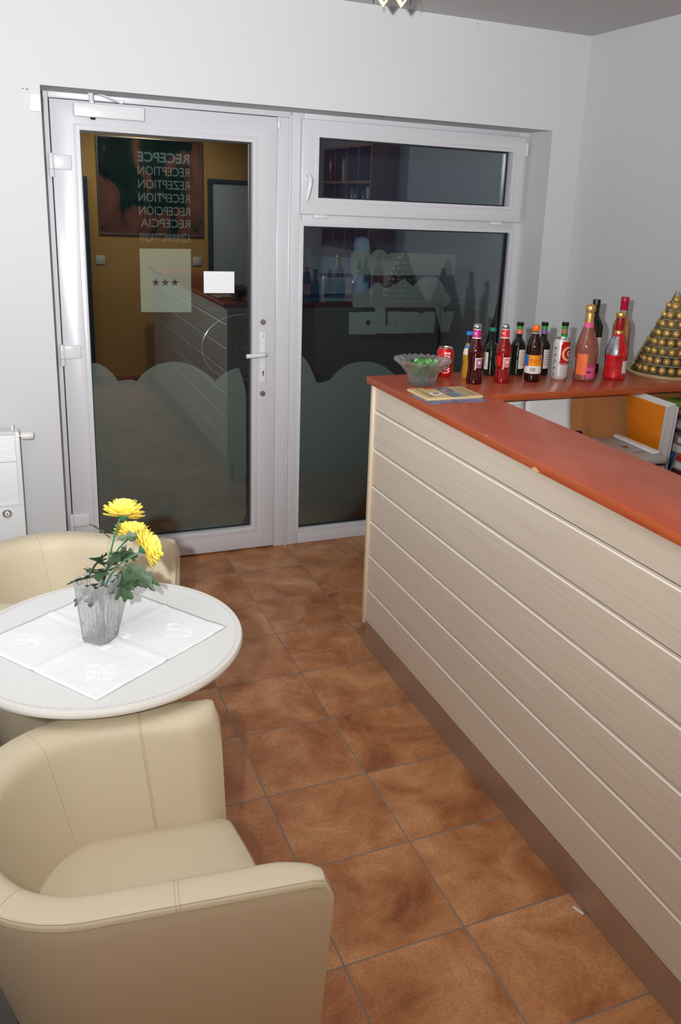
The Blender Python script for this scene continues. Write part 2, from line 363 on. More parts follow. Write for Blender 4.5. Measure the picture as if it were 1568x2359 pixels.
# curved pull handle on the street side
ph = MB(); arc = []
for k in range(25):
    a = PI/2+PI*k/24
    arc.append((.125+.205*math.cos(a), .045, 1.055+.166*math.sin(a)))
arc = [(.160, .0, 1.221), (.158, .03, 1.221), (.150, .043, 1.221)]+arc+[(.150, .043, .889), (.158, .03, .889), (.160, 0, .889)]
ph.tube(arc, .0075, 12); ph.build('pull_handle', M['chrome'], D, smooth=1)
cl = MB().box(-.640, -.118, 2.082, -.348, -.072, 2.138).build('door_closer', M['pvc2'], D, bevel=.005, seg=3)
a = MB(); a.tube([(-.564, -.100, 2.136), (-.564, -.100, 2.156)], .011, 14); a.tube([(-.566, -.112, 2.15), (-.570, -.120, 2.185)], [.009, .013], 10); a.build('spindle', M['pvc2'], cl, smooth=1)
a = MB(); a.tube([(-.570, -.12, 2.183), (-.570, -.12, 2.199)], .012, 14)
mt = Matrix.Translation((-.570, -.12, 2.188)) @ Matrix.Rotation(.42, 4, 'Z') @ Matrix.Rotation(.24, 4, 'Y')
a.box(0, -.007, -.004, .152, .007, .004, mt); a.build('closer_arm', M['pvc2'], cl, smooth=30)
MB().box(-.455, -.072, 2.152, -.425, -.056, 2.166).build('arm_bracket', M['whiteplastic'], cl, bevel=.002)
MB().lathe([(0, 0), (.009, 0), (.013, .008), (0, .008)], 16, (-.562, -.098, 2.0745)).build('valve_cap', M['black'], cl, smooth=1)
MB().box(.2635, -.078, 2.098, .277, -.062, 2.145).build('top_pivot', M['pvc2'], D, bevel=.003)

# ------------------------------------------------------------------ window
W = empty('window_1', (0, 0, 0), label='white window beside the door with frosted cloud film and logo', cat='window', kind='structure')
b = MB()
b.box(.337, YF, 0, .400, .01, OZ+.02); b.box(1.590, YF, 0, OX1+.02, .01, OZ+.02)
b.box(.400, YF, 2.140, 1.590, .01, OZ+.02); b.box(.400, YF, 1.665, 1.590, .01, 1.735); b.box(.400, YF, 0, 1.590, .01, .084)
b.build('window_frame', M['pvc'], W, bevel=.004)
MB().frame(.385, .066, 1.600, 1.690, .404, .085, 1.575, 1.663, YF-.004, YF).build('glazing_bead', M['pvc'], W, bevel=.0015)
sh = MB().frame(.378, 1.718, 1.618, 2.153, .464, 1.798, 1.541, 2.074, -.090, -.020).build('tilt_sash', M['pvc'], W, bevel=.006, seg=3)
MB().frame(.445, 1.779, 1.560, 2.093, .464, 1.798, 1.541, 2.074, -.0925, -.089).build('sash_bead', M['pvc'], sh, bevel=.0012)
MB().frame(.4635, 1.7975, 1.5415, 2.0745, .470, 1.804, 1.535, 2.068, YG-.004, YG+.004).build('gasket', M['gasket'], sh)
MB().box(.464, YG, 1.798, 1.541, YG+.006, 2.074).build('glass_pane', M['glass'], sh)
MB().frame(.3995, .0835, 1.5755, 1.6635, .407, .091, 1.568, 1.656, YG-.004, YG+.004).build('gasket', M['gasket'], W)
MB().box(.400, YG, .084, 1.5755, YG+.006, 1.6635).build('glass_pane', M['glass'], W)
wh = MB().lathe([(0, 0), (.016, 0), (.0165, .002), (.0165, .006), (.014, .009), (0, .009)], 20).build('window_handle', M['pvc2'], sh, smooth=1)
xf(wh, Matrix.Translation((.405, -.090, 1.886)) @ Matrix.Rotation(PI/2, 4, 'X'))
hl = MB(); hl.tube([(.405, -.097, 1.893), (.405, -.118, 1.900), (.409, -.132, 1.885), (.408, -.134, 1.86), (.401, -.130, 1.82), (.394, -.125, 1.787)], [.009, .010, .0105, .0105, .010, .0095], 12)
hl.build('lever', M['pvc2'], wh, smooth=1)
for x in (.483, 1.474): MB().box(x-.036, -.082, 1.702, x+.036, -.058, 1.722).build('lower_hinge', M['pvc2'], W, bevel=.003)
MB().box(1.612, -.100, 2.058, 1.6235, -.086, 2.125).build('stay_hinge', M['pvc2'], W, bevel=.003)
WFp = [(.4005, 1.034), (.4408, .9969), (.4681, .9527), (.492, .9009), (.5041, .8725)]
WF2 = [(.5041, .8725), (.54, .876), (.5767, .8844)]
WF3 = [(.5767, .8844), (.6141, .9258), (.6674, .9608), (.7139, .9726), (.7691, .9761), (.8253, .9685), (.8828, .9464), (.9249, .9186), (.9505, .8987), (.985, .862)]
WF4 = [(.985, .862), (1.04, .872), (1.08, .868)]
WF5 = [(1.08, .868), (1.14, .94), (1.22, .995), (1.3008, 1.0281), (1.3695, 1.0396), (1.44, 1.036), (1.50, 1.01), (1.55, .96), (1.5745, .91)]
curve_fill('frosted_film', [smooth_poly(WFp)+smooth_poly(WF2)[1:]+smooth_poly(WF3)[1:]+smooth_poly(WF4)[1:]+smooth_poly(WF5)[1:]+[(1.5745, .085), (.4005, .085)]], YG+.010, M['film'], W)
L1 = [(.6713,1.5387),(.7177,1.5395),(.7217,1.5322),(.7259,1.5397),(.7728,1.5398),(.7768,1.5324),(.7844,1.5388),(.8849,1.5344),(.8892,1.542),(1.0516,1.5426),(1.0582,1.5312),(1.0638,1.542),(1.189,1.5409),(1.1944,1.5358),(1.2,1.5402),(1.2739,1.5416),(1.2748,1.4315),(1.2269,1.4319),(1.2194,1.4659),(1.1917,1.4686),(1.1893,1.4315),(1.0708,1.4313),(1.0651,1.4433),(1.0585,1.4312),(.9523,1.4293),(.9434,1.4164),(.9331,1.4291),(.7823,1.4277),(.7773,1.4361),(.773,1.4289),(.6741,1.428)]
L2 = [(.6889,1.2748),(.6926,1.3004),(.7168,1.3301),(.753,1.3535),(.79,1.36),(.7963,1.377),(.8121,1.3899),(.8308,1.3908),(.8501,1.3816),(.8629,1.3602),(.8888,1.3646),(.9122,1.3733),(.9424,1.3906),(.9539,1.3993),(.9773,1.4102),(1.0306,1.3704),(1.051,1.3956),(1.0791,1.4153),(1.1178,1.4252),(1.1526,1.4225),(1.1888,1.4031),(1.2162,1.3703),(1.2288,1.3358),(1.2496,1.3283),(1.2641,1.3038),(1.2583,1.2792),(1.229,1.2637),(1.2116,1.2593),(1.2142,1.2589),(1.2321,1.2211),(1.236,1.2368),(1.288,1.2387),(1.2621,1.1257),(1.2124,1.1265),(1.1838,1.2200),(1.1660,1.2595),(.872,1.2607),(.88,1.2371),(.8819,1.1694),(.8939,1.1692),(.8904,1.2392),(.9723,1.2409),(.9763,1.2350),(1.0213,1.2383),(1.0315,1.2316),(1.0507,1.2403),(1.0911,1.2267),(1.1102,1.2386),(1.1729,1.235),(1.1731,1.1227),(1.0826,1.1242),(1.0729,1.1199),(1.028,1.1251),(.979,1.1215),(.8242,1.1255),(.8197,1.1198),(.6736,1.1246),(.6719,1.2365),(.8189,1.2398),(.8266,1.2276),(.8109,1.2618),(.6963,1.262)]
lg = curve_fill('logo_lettering', [L1], YG+.010, M['letter'], W)
curve_fill('logo_letter', [ellipse(.829, 1.491, .057, .0675)], YG+.0112, M['letter'], W)
curve_fill('logo_emblem', [L2, ellipse(.7813, 1.1829, .0125, .0145, 16), ellipse(.9425, 1.183, .0035, .008, 10)], YG+.010, M['letter'], W)

# ------------------------------------------------------------------ street outside
asph = mat('wet_asphalt', lin(56, 62, 70), .45, bump=.4, bscale=60, var=.25, vscale=1.5)
tag(MB().box(-6, .12, -.30, 14, 14, -.12).build('street', asph), 'dark asphalt street outside the window at dusk', 'street', kind='structure')
tag(MB().box(-4, .105, -.12, 9, 1.5, -.02).build('pavement', mat('paving', lin(92, 94, 92), .8, var=.2, vscale=9)), 'grey paved strip outside the glass door', 'pavement', kind='structure')
fac = empty('opposite_building', (5.5, 8, -.12), label='pale blue-grey building across the street seen through the window', cat='building')
MB().box(-3.0, 0, 0, 9, .6, 5).build('wall', mat('facade_render', lin(140, 152, 172), .9, var=.05, vscale=1), fac)
dkb_ = empty('dark_building', (-2, 8.0, -.12), label='dark house front across the street behind the door glass', cat='building')
MB().box(-8, 0, 0, 4.4, .6, 7).build('wall', mat('dark_render', lin(70, 66, 62), .9), dkb_)
MB().box(1.0, -.03, 1.2, 2.2, .02, 2.6).build('window', M['doordark'], dkb_, bevel=.01)
wn = MB().box(2.2, -.03, 1.2, 3.6, .02, 2.6).build('window', M['doordark'], fac, bevel=.01)
MB().box(-3.0, -.06, 0, 9, 0, .5).build('plinth', mat('facade_plinth', lin(96, 100, 108), .9), fac)
fen = empty('board_fence', (2.9, 6, -.12), label='white horizontal board fence across the street', cat='fence')
for z in (.30, .55, .80, 1.05): MB().box(-1.1, -.015, z, .35, .015, z+.2).build('rail', mat('fence_white', lin(206, 212, 220), .7), fen)
for x in (-1.08, -.4, .3): MB().box(x-.05, .015, 0, x+.05, .10, 1.35).build('post', mat('fence_post', lin(190, 196, 205), .7), fen)
lw = empty('parapet', (2.6, 2.75, -.12), label='low dark concrete wall across the pavement, in front of the bollard', cat='wall')
MB().box(-2.4, -.12, 0, 5, .12, 1.02).build('body', mat('dark_concrete', lin(50, 58, 66), .9, var=.15, vscale=3), lw); MB().box(-2.43, -.15, 1.02, 5.03, .15, 1.07).build('coping', mat('coping_concrete', lin(72, 74, 78), .9), lw, bevel=.01)
bol = empty('bollard', (1.97, 3, -.12), label='white round-topped bollard on the street outside the window', cat='bollard')
MB().lathe([(0, 0), (.075, 0), (.075, 1.52), (.070, 1.57), (.05, 1.605), (.02, 1.62), (0, 1.622)], 24).build('shaft', mat('bollard_white', lin(214, 224, 236), .5), bol, smooth=1)
MB().lathe([(.0765, 1.40), (.0775, 1.405), (.0775, 1.44), (.0765, 1.445)], 24).build('band', mc('bollard_band', 150, 165, 180), bol, smooth=1)

# ------------------------------------------------------------------ notice, switch box, rear wall things
tag(MB().box(-.082, YG-.0016, 1.336, .066, YG-.0003, 1.4385).build('paper_notice', mat('notice_card', (.86, .85, .88, 1), .5)), 'small blank white card stuck on the door glass', 'notice')
b = empty('contact_box', (-.80, YW, 2.107), label='small white sensor box on the wall left of the door top', cat='sensor box')
MB().box(-.016, -.020, -.032, .0235, 0, .032).build('housing', M['white'], b, bevel=.003)
MB().box(-.0185, -.008, -.028, -.016, 0, -.006).build('cable_clip', M['satin'], b)
pic = empty('wall_picture', (.386, YR, 1.83), label='large landscape picture hung on the ochre wall', cat='picture')
MB().frame(-.475, -.43, .475, .43, -.462, -.417, .462, .417, 0, .022).build('picture_frame', mat('alu_frame', lin(150, 150, 150), .35, metal=.8), pic, bevel=.002)
pm = mat('landscape_print', lin(90, 70, 60), .12, coat=.5); nt = pm.node_tree
mp = mapping(nt, (2.2, 1, 1.6), loc=(.3, 0, .2)); n = nt.nodes.new('ShaderNodeTexNoise'); n.inputs['Scale'].default_value = 1.3; n.inputs['Detail'].default_value = 5; n.inputs['Distortion'].default_value = 1.1
nt.links.new(mp.outputs[0], n.inputs['Vector'])
r = ramp(nt, [(.36, lin(10, 28, 26)), (.49, lin(22, 54, 46)), (.53, lin(116, 76, 64)), (.72, lin(150, 100, 84))]); r.color_ramp.interpolation = 'LINEAR'
nt.links.new(n.outputs['Fac'], r.inputs['Fac']); nt.links.new(r.outputs['Color'], nt.nodes['Principled BSDF'].inputs['Base Color'])
MB().box(-.462, .002, -.417, .462, .012, .417).build('print', pm, pic)
for x, w_ in ((-.092, 'beside the doorway'), (.80, 'beside the grey door')):
    s_ = empty('light_switch', (x, YR, 1.17), label='square pale light switch on the ochre wall '+w_, cat='switch', group='light switches on the ochre wall')
    MB().box(-.041, 0, -.041, .041, .011, .041).build('plate', M['whiteplastic'], s_, bevel=.004)
    MB().box(-.029, .010, -.029, .029, .015, .029).build('rocker', M['white'], s_, bevel=.003)
d2 = empty('door_2', (1.28, YR, 0), label='grey panel door in the ochre wall behind the counter', cat='door', kind='structure')
MB().box(-.34, 0, 0, .34, .03, 1.90).build('leaf', M['doorgrey'], d2, bevel=.004)
MB().box(-.375, 0, 0, -.34, .05, 1.935).build('jamb', M['doordark'], d2); MB().box(.34, 0, 0, .375, .05, 1.935).build('jamb', M['doordark'], d2); MB().box(-.34, 0, 1.90, .34, .05, 1.935).build('head', M['doordark'], d2)
h_ = MB(); h_.tube([(-.27, .03, 1.0), (-.27, .08, 1.0), (-.25, .085, 1.0), (-.15, .085, 1.0)], .009, 10); h_.build('lever', M['chrome'], d2, smooth=1)
d3 = empty('door_3', (-.62, YR, 0), label='dark blue framed doorway at the ochre wall', cat='door', kind='structure')
MB().box(-.38, 0, 0, .38, .02, 1.86).build('leaf', M['doorgrey'], d3, bevel=.004)
MB().box(.38, 0, 0, .44, .05, 1.90).build('jamb', M['doordark'], d3); MB().box(-.44, 0, 0, -.38, .05, 1.90).build('jamb', M['doordark'], d3); MB().box(-.38, 0, 1.86, .38, .05, 1.90).build('head', M['doordark'], d3)
# pigeonhole shelf on the right wall, mirrored in the upper pane
sh = empty('wall_shelf', (1.60, -2.555, 1.40), label='beech pigeonhole shelf on the side wall behind the counter', cat='shelf')
for y in (-.525, .505): MB().box(0, y, 0, .218, y+.02, .81).build('side_panel', M['panelwood'], sh, bevel=.002)
for z in (0, .26, .525, .79): MB().box(.002, -.504, z, .216, .504, z+.018).build('shelf_board', M['panelwood'], sh)
for y in (-.26, 0, .25):
    MB().box(.006, y, .019, .214, y+.012, .259).build('divider', M['panelwood'], sh); MB().box(.006, y, .279, .214, y+.012, .524).build('divider', M['panelwood'], sh); MB().box(.006, y, .544, .214, y+.012, .789).build('divider', M['panelwood'], sh)
MB().box(.206, -.504, .019, .218, .504, .789).build('back_panel', M['panelwood'], sh)
for i, (y, z, h, c, nm) in enumerate(((-.40, .543, .19, (190, 60, 50), 'red'), (-.10, .543, .17, (220, 170, 50), 'yellow'), (.10, .278, .21, (190, 40, 40), 'crimson'), (.17, .278, .20, (60, 120, 170), 'blue'), (.33, .278, .19, (60, 140, 110), 'green'), (.42, .278, .22, (225, 225, 225), 'white'))):
    bd = empty('binder', (1.62, -2.555+y, 1.40+z), label=nm+' binder standing in the pigeonhole shelf', cat='binder', group='binders in the pigeonhole shelf')
    MB().box(0, -.025, 0, .17, .025, h).build('cover', mc('binder_'+nm, *c), bd, bevel=.003)
    MB().box(-.001, -.015, h*.45, 0, .015, h*.8).build('spine_label', M['paper'], bd)

# ------------------------------------------------------------------ counter
ZT, ZB = 1.145, 1.118
CT = empty('reception_counter', (0, 0, 0), label='pale grooved board reception counter base with steel plinth', cat='counter')
fp = MB(); zs = [.113, .257, .407, .555, .704, .856, 1.010, ZB]
gv = .0055
prof = []
for i in range(len(zs)-1):
    z0, z1 = zs[i], zs[i+1]
    lo = z0+(.0082 if i else 0); hi = z1-(.0062 if i < len(zs)-2 else 0)
    prof += [(.328, z0)] if i == 0 else []
    prof += [(.3225, lo), (.3225, hi)]  # board face
    if i < len(zs)-2: prof += [(.3248, z1-.0024), (.3248, z1+.0050), (.336, z1+.0050), (.336, z1+.0082)]
prof = [(.322, .113)]+[p for p in prof if p[1] > .113+1e-6 or p[0] < .3226]
poly = [(x, z) for x, z in prof]+[(.345, ZB), (.345, .113)]
A = [(x, -4.02, z) for x, z in poly]; B = [(x, -1.207, z) for x, z in poly]
fp.grid([A, B], close_v=True); fp.bm.faces.new([v for v in fp.bm.verts][:len(poly)]); fp.bm.faces.new([v for v in fp.bm.verts][len(poly):])
FP = fp.build('front_panel', M['board'], CT); i1 = add_mat(FP, M['litedge']); i2 = add_mat(FP, M['gap'])
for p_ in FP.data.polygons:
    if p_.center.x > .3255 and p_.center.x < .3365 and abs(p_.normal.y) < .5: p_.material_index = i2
    elif p_.normal.z > .3 and p_.center.z < 1.1: p_.material_index = i1  # upward-facing chamfers get the painted highlight
MB().box(.312, -1.206, .100, .36, -1.185, ZB).build('corner_post', M['boardend'], CT, bevel=.002)
MB().box(.36, -1.206, .0, 1.80, -1.188, ZB).build('end_panel', M['board'], CT)
MB().box(.322, -2.2115, 0, .342, -1.205, .112).build('plinth', M['steel'], CT)
MB().box(.322, -4.02, 0, .342, -2.2125, .112).build('plinth', M['steel'], CT)
MB().box(.345, -4.02, 0, .59, -4.00, ZB).build('end_panel', M['boardend'], CT)
MB().box(.565, -4.0, .10, .583, -1.207, ZB).build('inner_panel', M['panelwood'], CT)
MB().box(.584, -1.47, .60, 1.80, -1.452, ZB).build('back_board', M['panelwood'], CT)
# continuous L shaped worktop
wt = MB(); pl = [(.292, -4.05), (.598, -4.05), (.598, -1.595), (1.818, -1.595), (1.818, -1.182), (.292, -1.182)]
wt.prism(pl, 2, ZB, ZT)
WT = wt.build('worktop', M['cherry'], None, bevel=.003, seg=2)
tag(WT, 'L-shaped glossy cherry-red laminate worktop with chipped front edge', 'worktop')
ei = add_mat(WT, M['cherryedge'])
for p in WT.data.polygons:
    if abs(p.normal.z) < .3: p.material_index = ei
def chip(name, c, rx, ry, rz, n=12):
    b = MB(); rnd = random.Random(name)
    top = [(c[0]+rx*math.cos(2*PI*k/n)*rnd.uniform(.6, 1), c[1]+ry*math.cos(2*PI*k/n+.3)*0+ry*math.sin(2*PI*k/n)*rnd.uniform(.55, 1), c[2]+rz*math.cos(2*PI*k/n)*rnd.uniform(.6, 1)) for k in range(n)]
    vs = [b.bm.verts.new(p) for p in top]; b.bm.faces.new(vs)
    return b
c1 = chip('a', (.2955, -2.092, 1.1452), .0045, .013, 0); c1.build('edge_chip', M['chip'], WT)
c2 = chip('b', (.2914, -2.364, 1.1235), 0, .02, .006); c2.build('edge_chip', M['chip'], WT)
# desk inside
dk = empty('desk', (0, 0, 0), label='low beech desk top inside the counter', cat='desk')
MB().box(.59, -3.2, .725, 1.81, -1.475, .75).build('desk_top', M['panelwood'], dk, bevel=.002)
MB().box(.60, -3.2, 0, .62, -1.50, .724).build('side_panel', M['panelwood'], dk); MB().box(1.78, -3.2, 0, 1.80, -1.50, .724).build('side_panel', M['panelwood'], dk)
tag(MB().box(1.47, -1.72, 1.032, 1.815, -1.478, 1.045).build('side_shelf', M['panelwood'], None, bevel=.002), 'short beech shelf under the worktop end beside the wall', 'shelf')
# papers on the back board
def sheet(name, x0, x1, z0, z1, y, label, curl=0):
    b = MB(); rows = []
    for i in range(9):
        v = i/8; rows.append([(x0+(x1-x0)*j/8+curl*.4*(1-v)**2*(j/8), y-curl*(1-v)**2*(.3+.7*j/8), z0+(z1-z0)*v) for j in range(9)])
    b.grid(rows)
    o = b.build(name, M['paper'], None, smooth=True); md = o.modifiers.new('t', 'SOLIDIFY'); md.thickness = .0006
    return tag(o, label, 'paper')
p1 = sheet('wall_calendar', .60, .832, .80, 1.112, -1.4722, 'white handwritten sheet hanging under the worktop, next to the blank sheet')
lines = MB(); rnd = random.Random(3)
for i in range(9):
    z = 1.092-i*.022; x = .612
    while x < .815:
        w = rnd.uniform(.008, .03); lines.box(x, -1.4741, z, min(x+w, .822), -1.4739, z+.0016); x += w+rnd.uniform(.004, .012)
for x in (.70, .78): lines.box(x, -1.4741, .85, x+.001, -1.4739, 1.105)
lines.build('handwriting', mc('ink', 90, 96, 104), p1)
sheet('blank_sheet', .835, 1.045, .937, 1.112, -1.4735, 'blank white sheet with curled lower edge under the worktop', curl=.016)
sp = empty('tape_dispenser', (1.085, -1.4905, .751), label='black tape dispenser standing behind the grey printer', cat='tape dispenser')
MB().box(-.025, -.012, 0, .02, .012, .14).build('body', M['black'], sp, bevel=.005, seg=3); MB().box(-.02, -.012, .14, .012, .010, .205).build('arm', M['black'], sp, bevel=.008)
# printer
pr = empty('printer', (1.09, -1.668, .75), rz=-.06, label='grey flatbed printer on the desk inside the counter', cat='printer')
MB().box(-.19, -.145, 0, .165, .15, .145).build('body', M['greyd'], pr, bevel=.012, seg=3)
MB().box(-.188, -.141, .146, .163, .146, .152).build('gap_strip', M['black'], pr)
MB().box(-.192, -.148, .152, .168, .152, .184).build('scanner_lid', M['grey'], pr, bevel=.012, seg=3)
MB().box(.115, -.12, .1835, .150, .135, .197).build('paper_tray', M['whiteplastic'], pr, bevel=.006)
MB().box(-.02, -.13, .1838, .02, .125, .1846).build('lid_groove', M['greyd'], pr)
b = MB(); b.lathe([(0, 0), (.014, 0), (.014, .0012), (0, .0012)], 10, (.075, -.005, .1838), f=lambda r, z, a: r*(1+.4*math.sin(3*a))); b.build('logo', mc('printer_logo', 120, 70, 40), pr)
b = MB()
for i in range(3): b.box(.06+i*.018, -.085, .1839, .07+i*.018, -.075, .1848)
b.build('lid_marks', mc('printer_mark', 110, 90, 84), pr)
# folders standing beside the printer
def slab(corners, off0, off1, name, m, parent=None, bev=.002):
    c = [Vector(p) for p in corners]; nrm = -(c[1]-c[0]).cross(c[3]-c[0]).normalized()
    b = MB(); A = [b.bm.verts.new(p+nrm*off0) for p in c]; B = [b.bm.verts.new(p+nrm*off1) for p in c]
    b.bm.faces.new(A); b.bm.faces.new(list(reversed(B)))
    for i in range(4): b.bm.faces.new([A[i], B[i], B[(i+1) % 4], A[(i+1) % 4]])
    return b.build(name, m, parent, bevel=bev)
TL, TR, BR, BL = (1.258, -1.535, 1.108), (1.247, -1.772, 1.108), (1.338, -1.655, .757), (1.349, -1.420+.0, .757)
BL = (1.349, -1.500, .757)
fo = empty('orange_folder', (1.34, -1.6, .752), label='orange cardboard folder leaning beside the grey printer', cat='folder')
inv = Matrix.Translation((-1.34, 1.6, -.752))
def loc(c): return [tuple(inv @ Vector(p)) for p in c]
MOR = mat('orange_card', lin(228, 130, 24), .35, var=.1, vscale=8)
slab(loc((TL, TR, BR, BL)), 0, -.003, 'cover', MOR, fo, .0008); slab(loc((TL, TR, BR, BL)), -.003, -.0075, 'pages', mc('folder_pages', 236, 226, 200, .8), fo, 0)
sh2 = lambda c, dx, dy, dz: [(p[0]+dx, p[1]+dy, p[2]+dz) for p in c]
bi = empty('white_binder', (1.36, -1.6, .752), label='white ring binder standing behind the orange folder', cat='binder')
inv = Matrix.Translation((-1.36, 1.6, -.752))
wc = sh2((TL, TR, BR, BL), .0095, -.006, .0); wc2 = sh2(wc, .045, -.006, 0)
slab(loc(wc), 0, -.002, 'cover', mc('binder_white', 214, 212, 214), bi, .0008)
slab(loc(sh2(wc, .0025, .004, 0)), 0, -.038, 'pages', M['paper'], bi, 0)
slab(loc(wc2), 0, -.002, 'cover', mc('binder_white_back', 200, 200, 206), bi, .0008)
mg = empty('magazine', (1.43, -1.62, .752), label='thin blue and purple magazine behind the white binder', cat='magazine')
inv = Matrix.Translation((-1.43, 1.62, -.752))
c_ = [(1.402, -1.58, .905), (1.396, -1.705, .900), (1.405, -1.650, .755), (1.411, -1.55, .755)]
slab(loc(c_), 0, -.004, 'cover', mat('magazine_print', lin(52, 76, 112), .3, var=.8, vscale=14), mg, 0); slab(loc(sh2(c_, .0045, 0, 0)), 0, -.003, 'pages', mc('mag_pages', 190, 184, 130), mg, 0)
# letter trays, green bag, silver bag
gb = MB().box(-.12, -.11, 0, .12, .10, .028).build('green_folder', mc('green_card', 120, 160, 60, .5), None, bevel=.012, seg=3); gb.location = (1.61, -1.60, 1.0452)
tag(gb, 'green folder lying on the shelf under the worktop end', 'folder')
dkb = MB().box(-.09, -.07, 0, .09, .07, .040).build('dark_box', mc('dark_box', 46, 26, 28, .6), None, bevel=.006); dkb.location = (1.70, -1.57, 1.0735)
tag(dkb, 'dark maroon box on the green folder under the worktop', 'box')
z = .7505
packs = [('blue-grey', (150, 160, 172), .040, .0), ('dark maroon', (84, 40, 40), .030, .0), ('pale grey', (190, 188, 184), .040, .004), ('red', (200, 44, 66), .026, -.006), ('clear white', (206, 204, 200), .036, .004), ('grey brown', (130, 122, 116), .038, .0)]
for i, (nm, c, h, dx) in enumerate(packs):
    pk = empty('card_pack', (1.535+dx, -1.645, z), rz=.03*((i % 3)-1), label=nm+' flat packet in the stack beside the magazine', cat='packet', group='packets stacked on the desk beside the folders')
    MB().box(-.105, -.11, 0, .105, .11, h-.001).build('wrapper', mc('packet_'+nm.replace(' ', '_'), *c, .3, coat=.4), pk, bevel=.006, seg=2)
    if i not in (1, 3): MB().box(-.1056, -.09, h*.25, -.1045, -.02, h*.8).build('label', M['paper'], pk)
    z += h
sb = empty('silver_bag', (1.545, -1.645, z), label='crumpled silver plastic bag on top of the packets', cat='bag')
b = MB(); rnd = random.Random(5); n_ = 16; rows = []
for i in range(9):
    v = i/8*PI; rows.append([((.001+.11*math.sin(v))*math.cos(2*PI*k/n_)*rnd.uniform(.8, 1.1), (.001+.085*math.sin(v))*math.sin(2*PI*k/n_)*rnd.uniform(.8, 1.1), max(0, .028-.029*math.cos(v)+rnd.uniform(-.004, .004))) for k in range(n_)])
b.grid(rows, close_v=True); b.build('bag', mat('silver_plastic', (.62, .63, .60, 1), .22, metal=.4), sb)

# ------------------------------------------------------------------ leaflets
def leaflet(name, c, rz, w, h, z, t, label):
    e = empty(name, (c[0], c[1], z), rz, label=label, cat='leaflet')
    return e
lf1 = leaflet('flyer', (.432, -1.600, 0), .02, .21, .15, ZT, .001, 'blue flyer lying under the cream leaflets on the counter')
MB().box(-.118, -.082, .0003, .105, .072, .0016).build('sheet', mat('flyer_print', lin(112, 120, 160), .3, var=.7, vscale=30), lf1)
lf2 = leaflet('leaflet_stack', (.440, -1.551, 0), .0, .21, .16, ZT+.0018, .006, 'small stack of cream leaflets with a photo, in front of the glass bowl')
for i in range(4):
    MB().box(-.112+.002*i, -.084+.0015*i, .0016*i, .108+.002*(i % 2), .082, .0016*i+.0014).build('leaf', mc('leaflet_cream', 226, 200, 146, .35), lf2)
zt = .0064
MB().box(-.012, -.081, zt, .045, .081, zt+.0003).build('photo', mat('leaflet_photo', lin(120, 132, 140), .25, var=.75, vscale=38), lf2)
MB().box(-.05, .058, zt, -.012, .081, zt+.0003).build('red_corner', mc('leaflet_red', 214, 84, 40), lf2)
MB().lathe([(0, zt), (.024, zt), (.024, zt+.0003), (0, zt+.0003)], 24, (-.043, -.012, 0)).build('badge', M['paper'], lf2)
MB().lathe([(0, zt+.0003), (.012, zt+.0003), (.012, zt+.0005), (0, zt+.0005)], 16, (-.043, -.012, 0), f=lambda r, z, a: r*(1+.3*math.sin(5*a))).build('badge_emblem', mc('badge_ink', 150, 100, 60), lf2)
rnd = random.Random(9); blocks = {False: MB(), True: MB()}
for x, n_ in ((.056, 3), (.066, 4), (.080, 4), (.090, 4), (-.085, 3), (-.078, 5)):
    y = -.06; tx = blocks[x < 0]
    for k in range(n_):
        l = rnd.uniform(.018, .030); tx.box(x, y, zt, x+.0028, y+l, zt+.0003); y += l+.006
for tx in blocks.values(): tx.build('print_block', mc('leaflet_ink', 70, 60, 50), lf2)

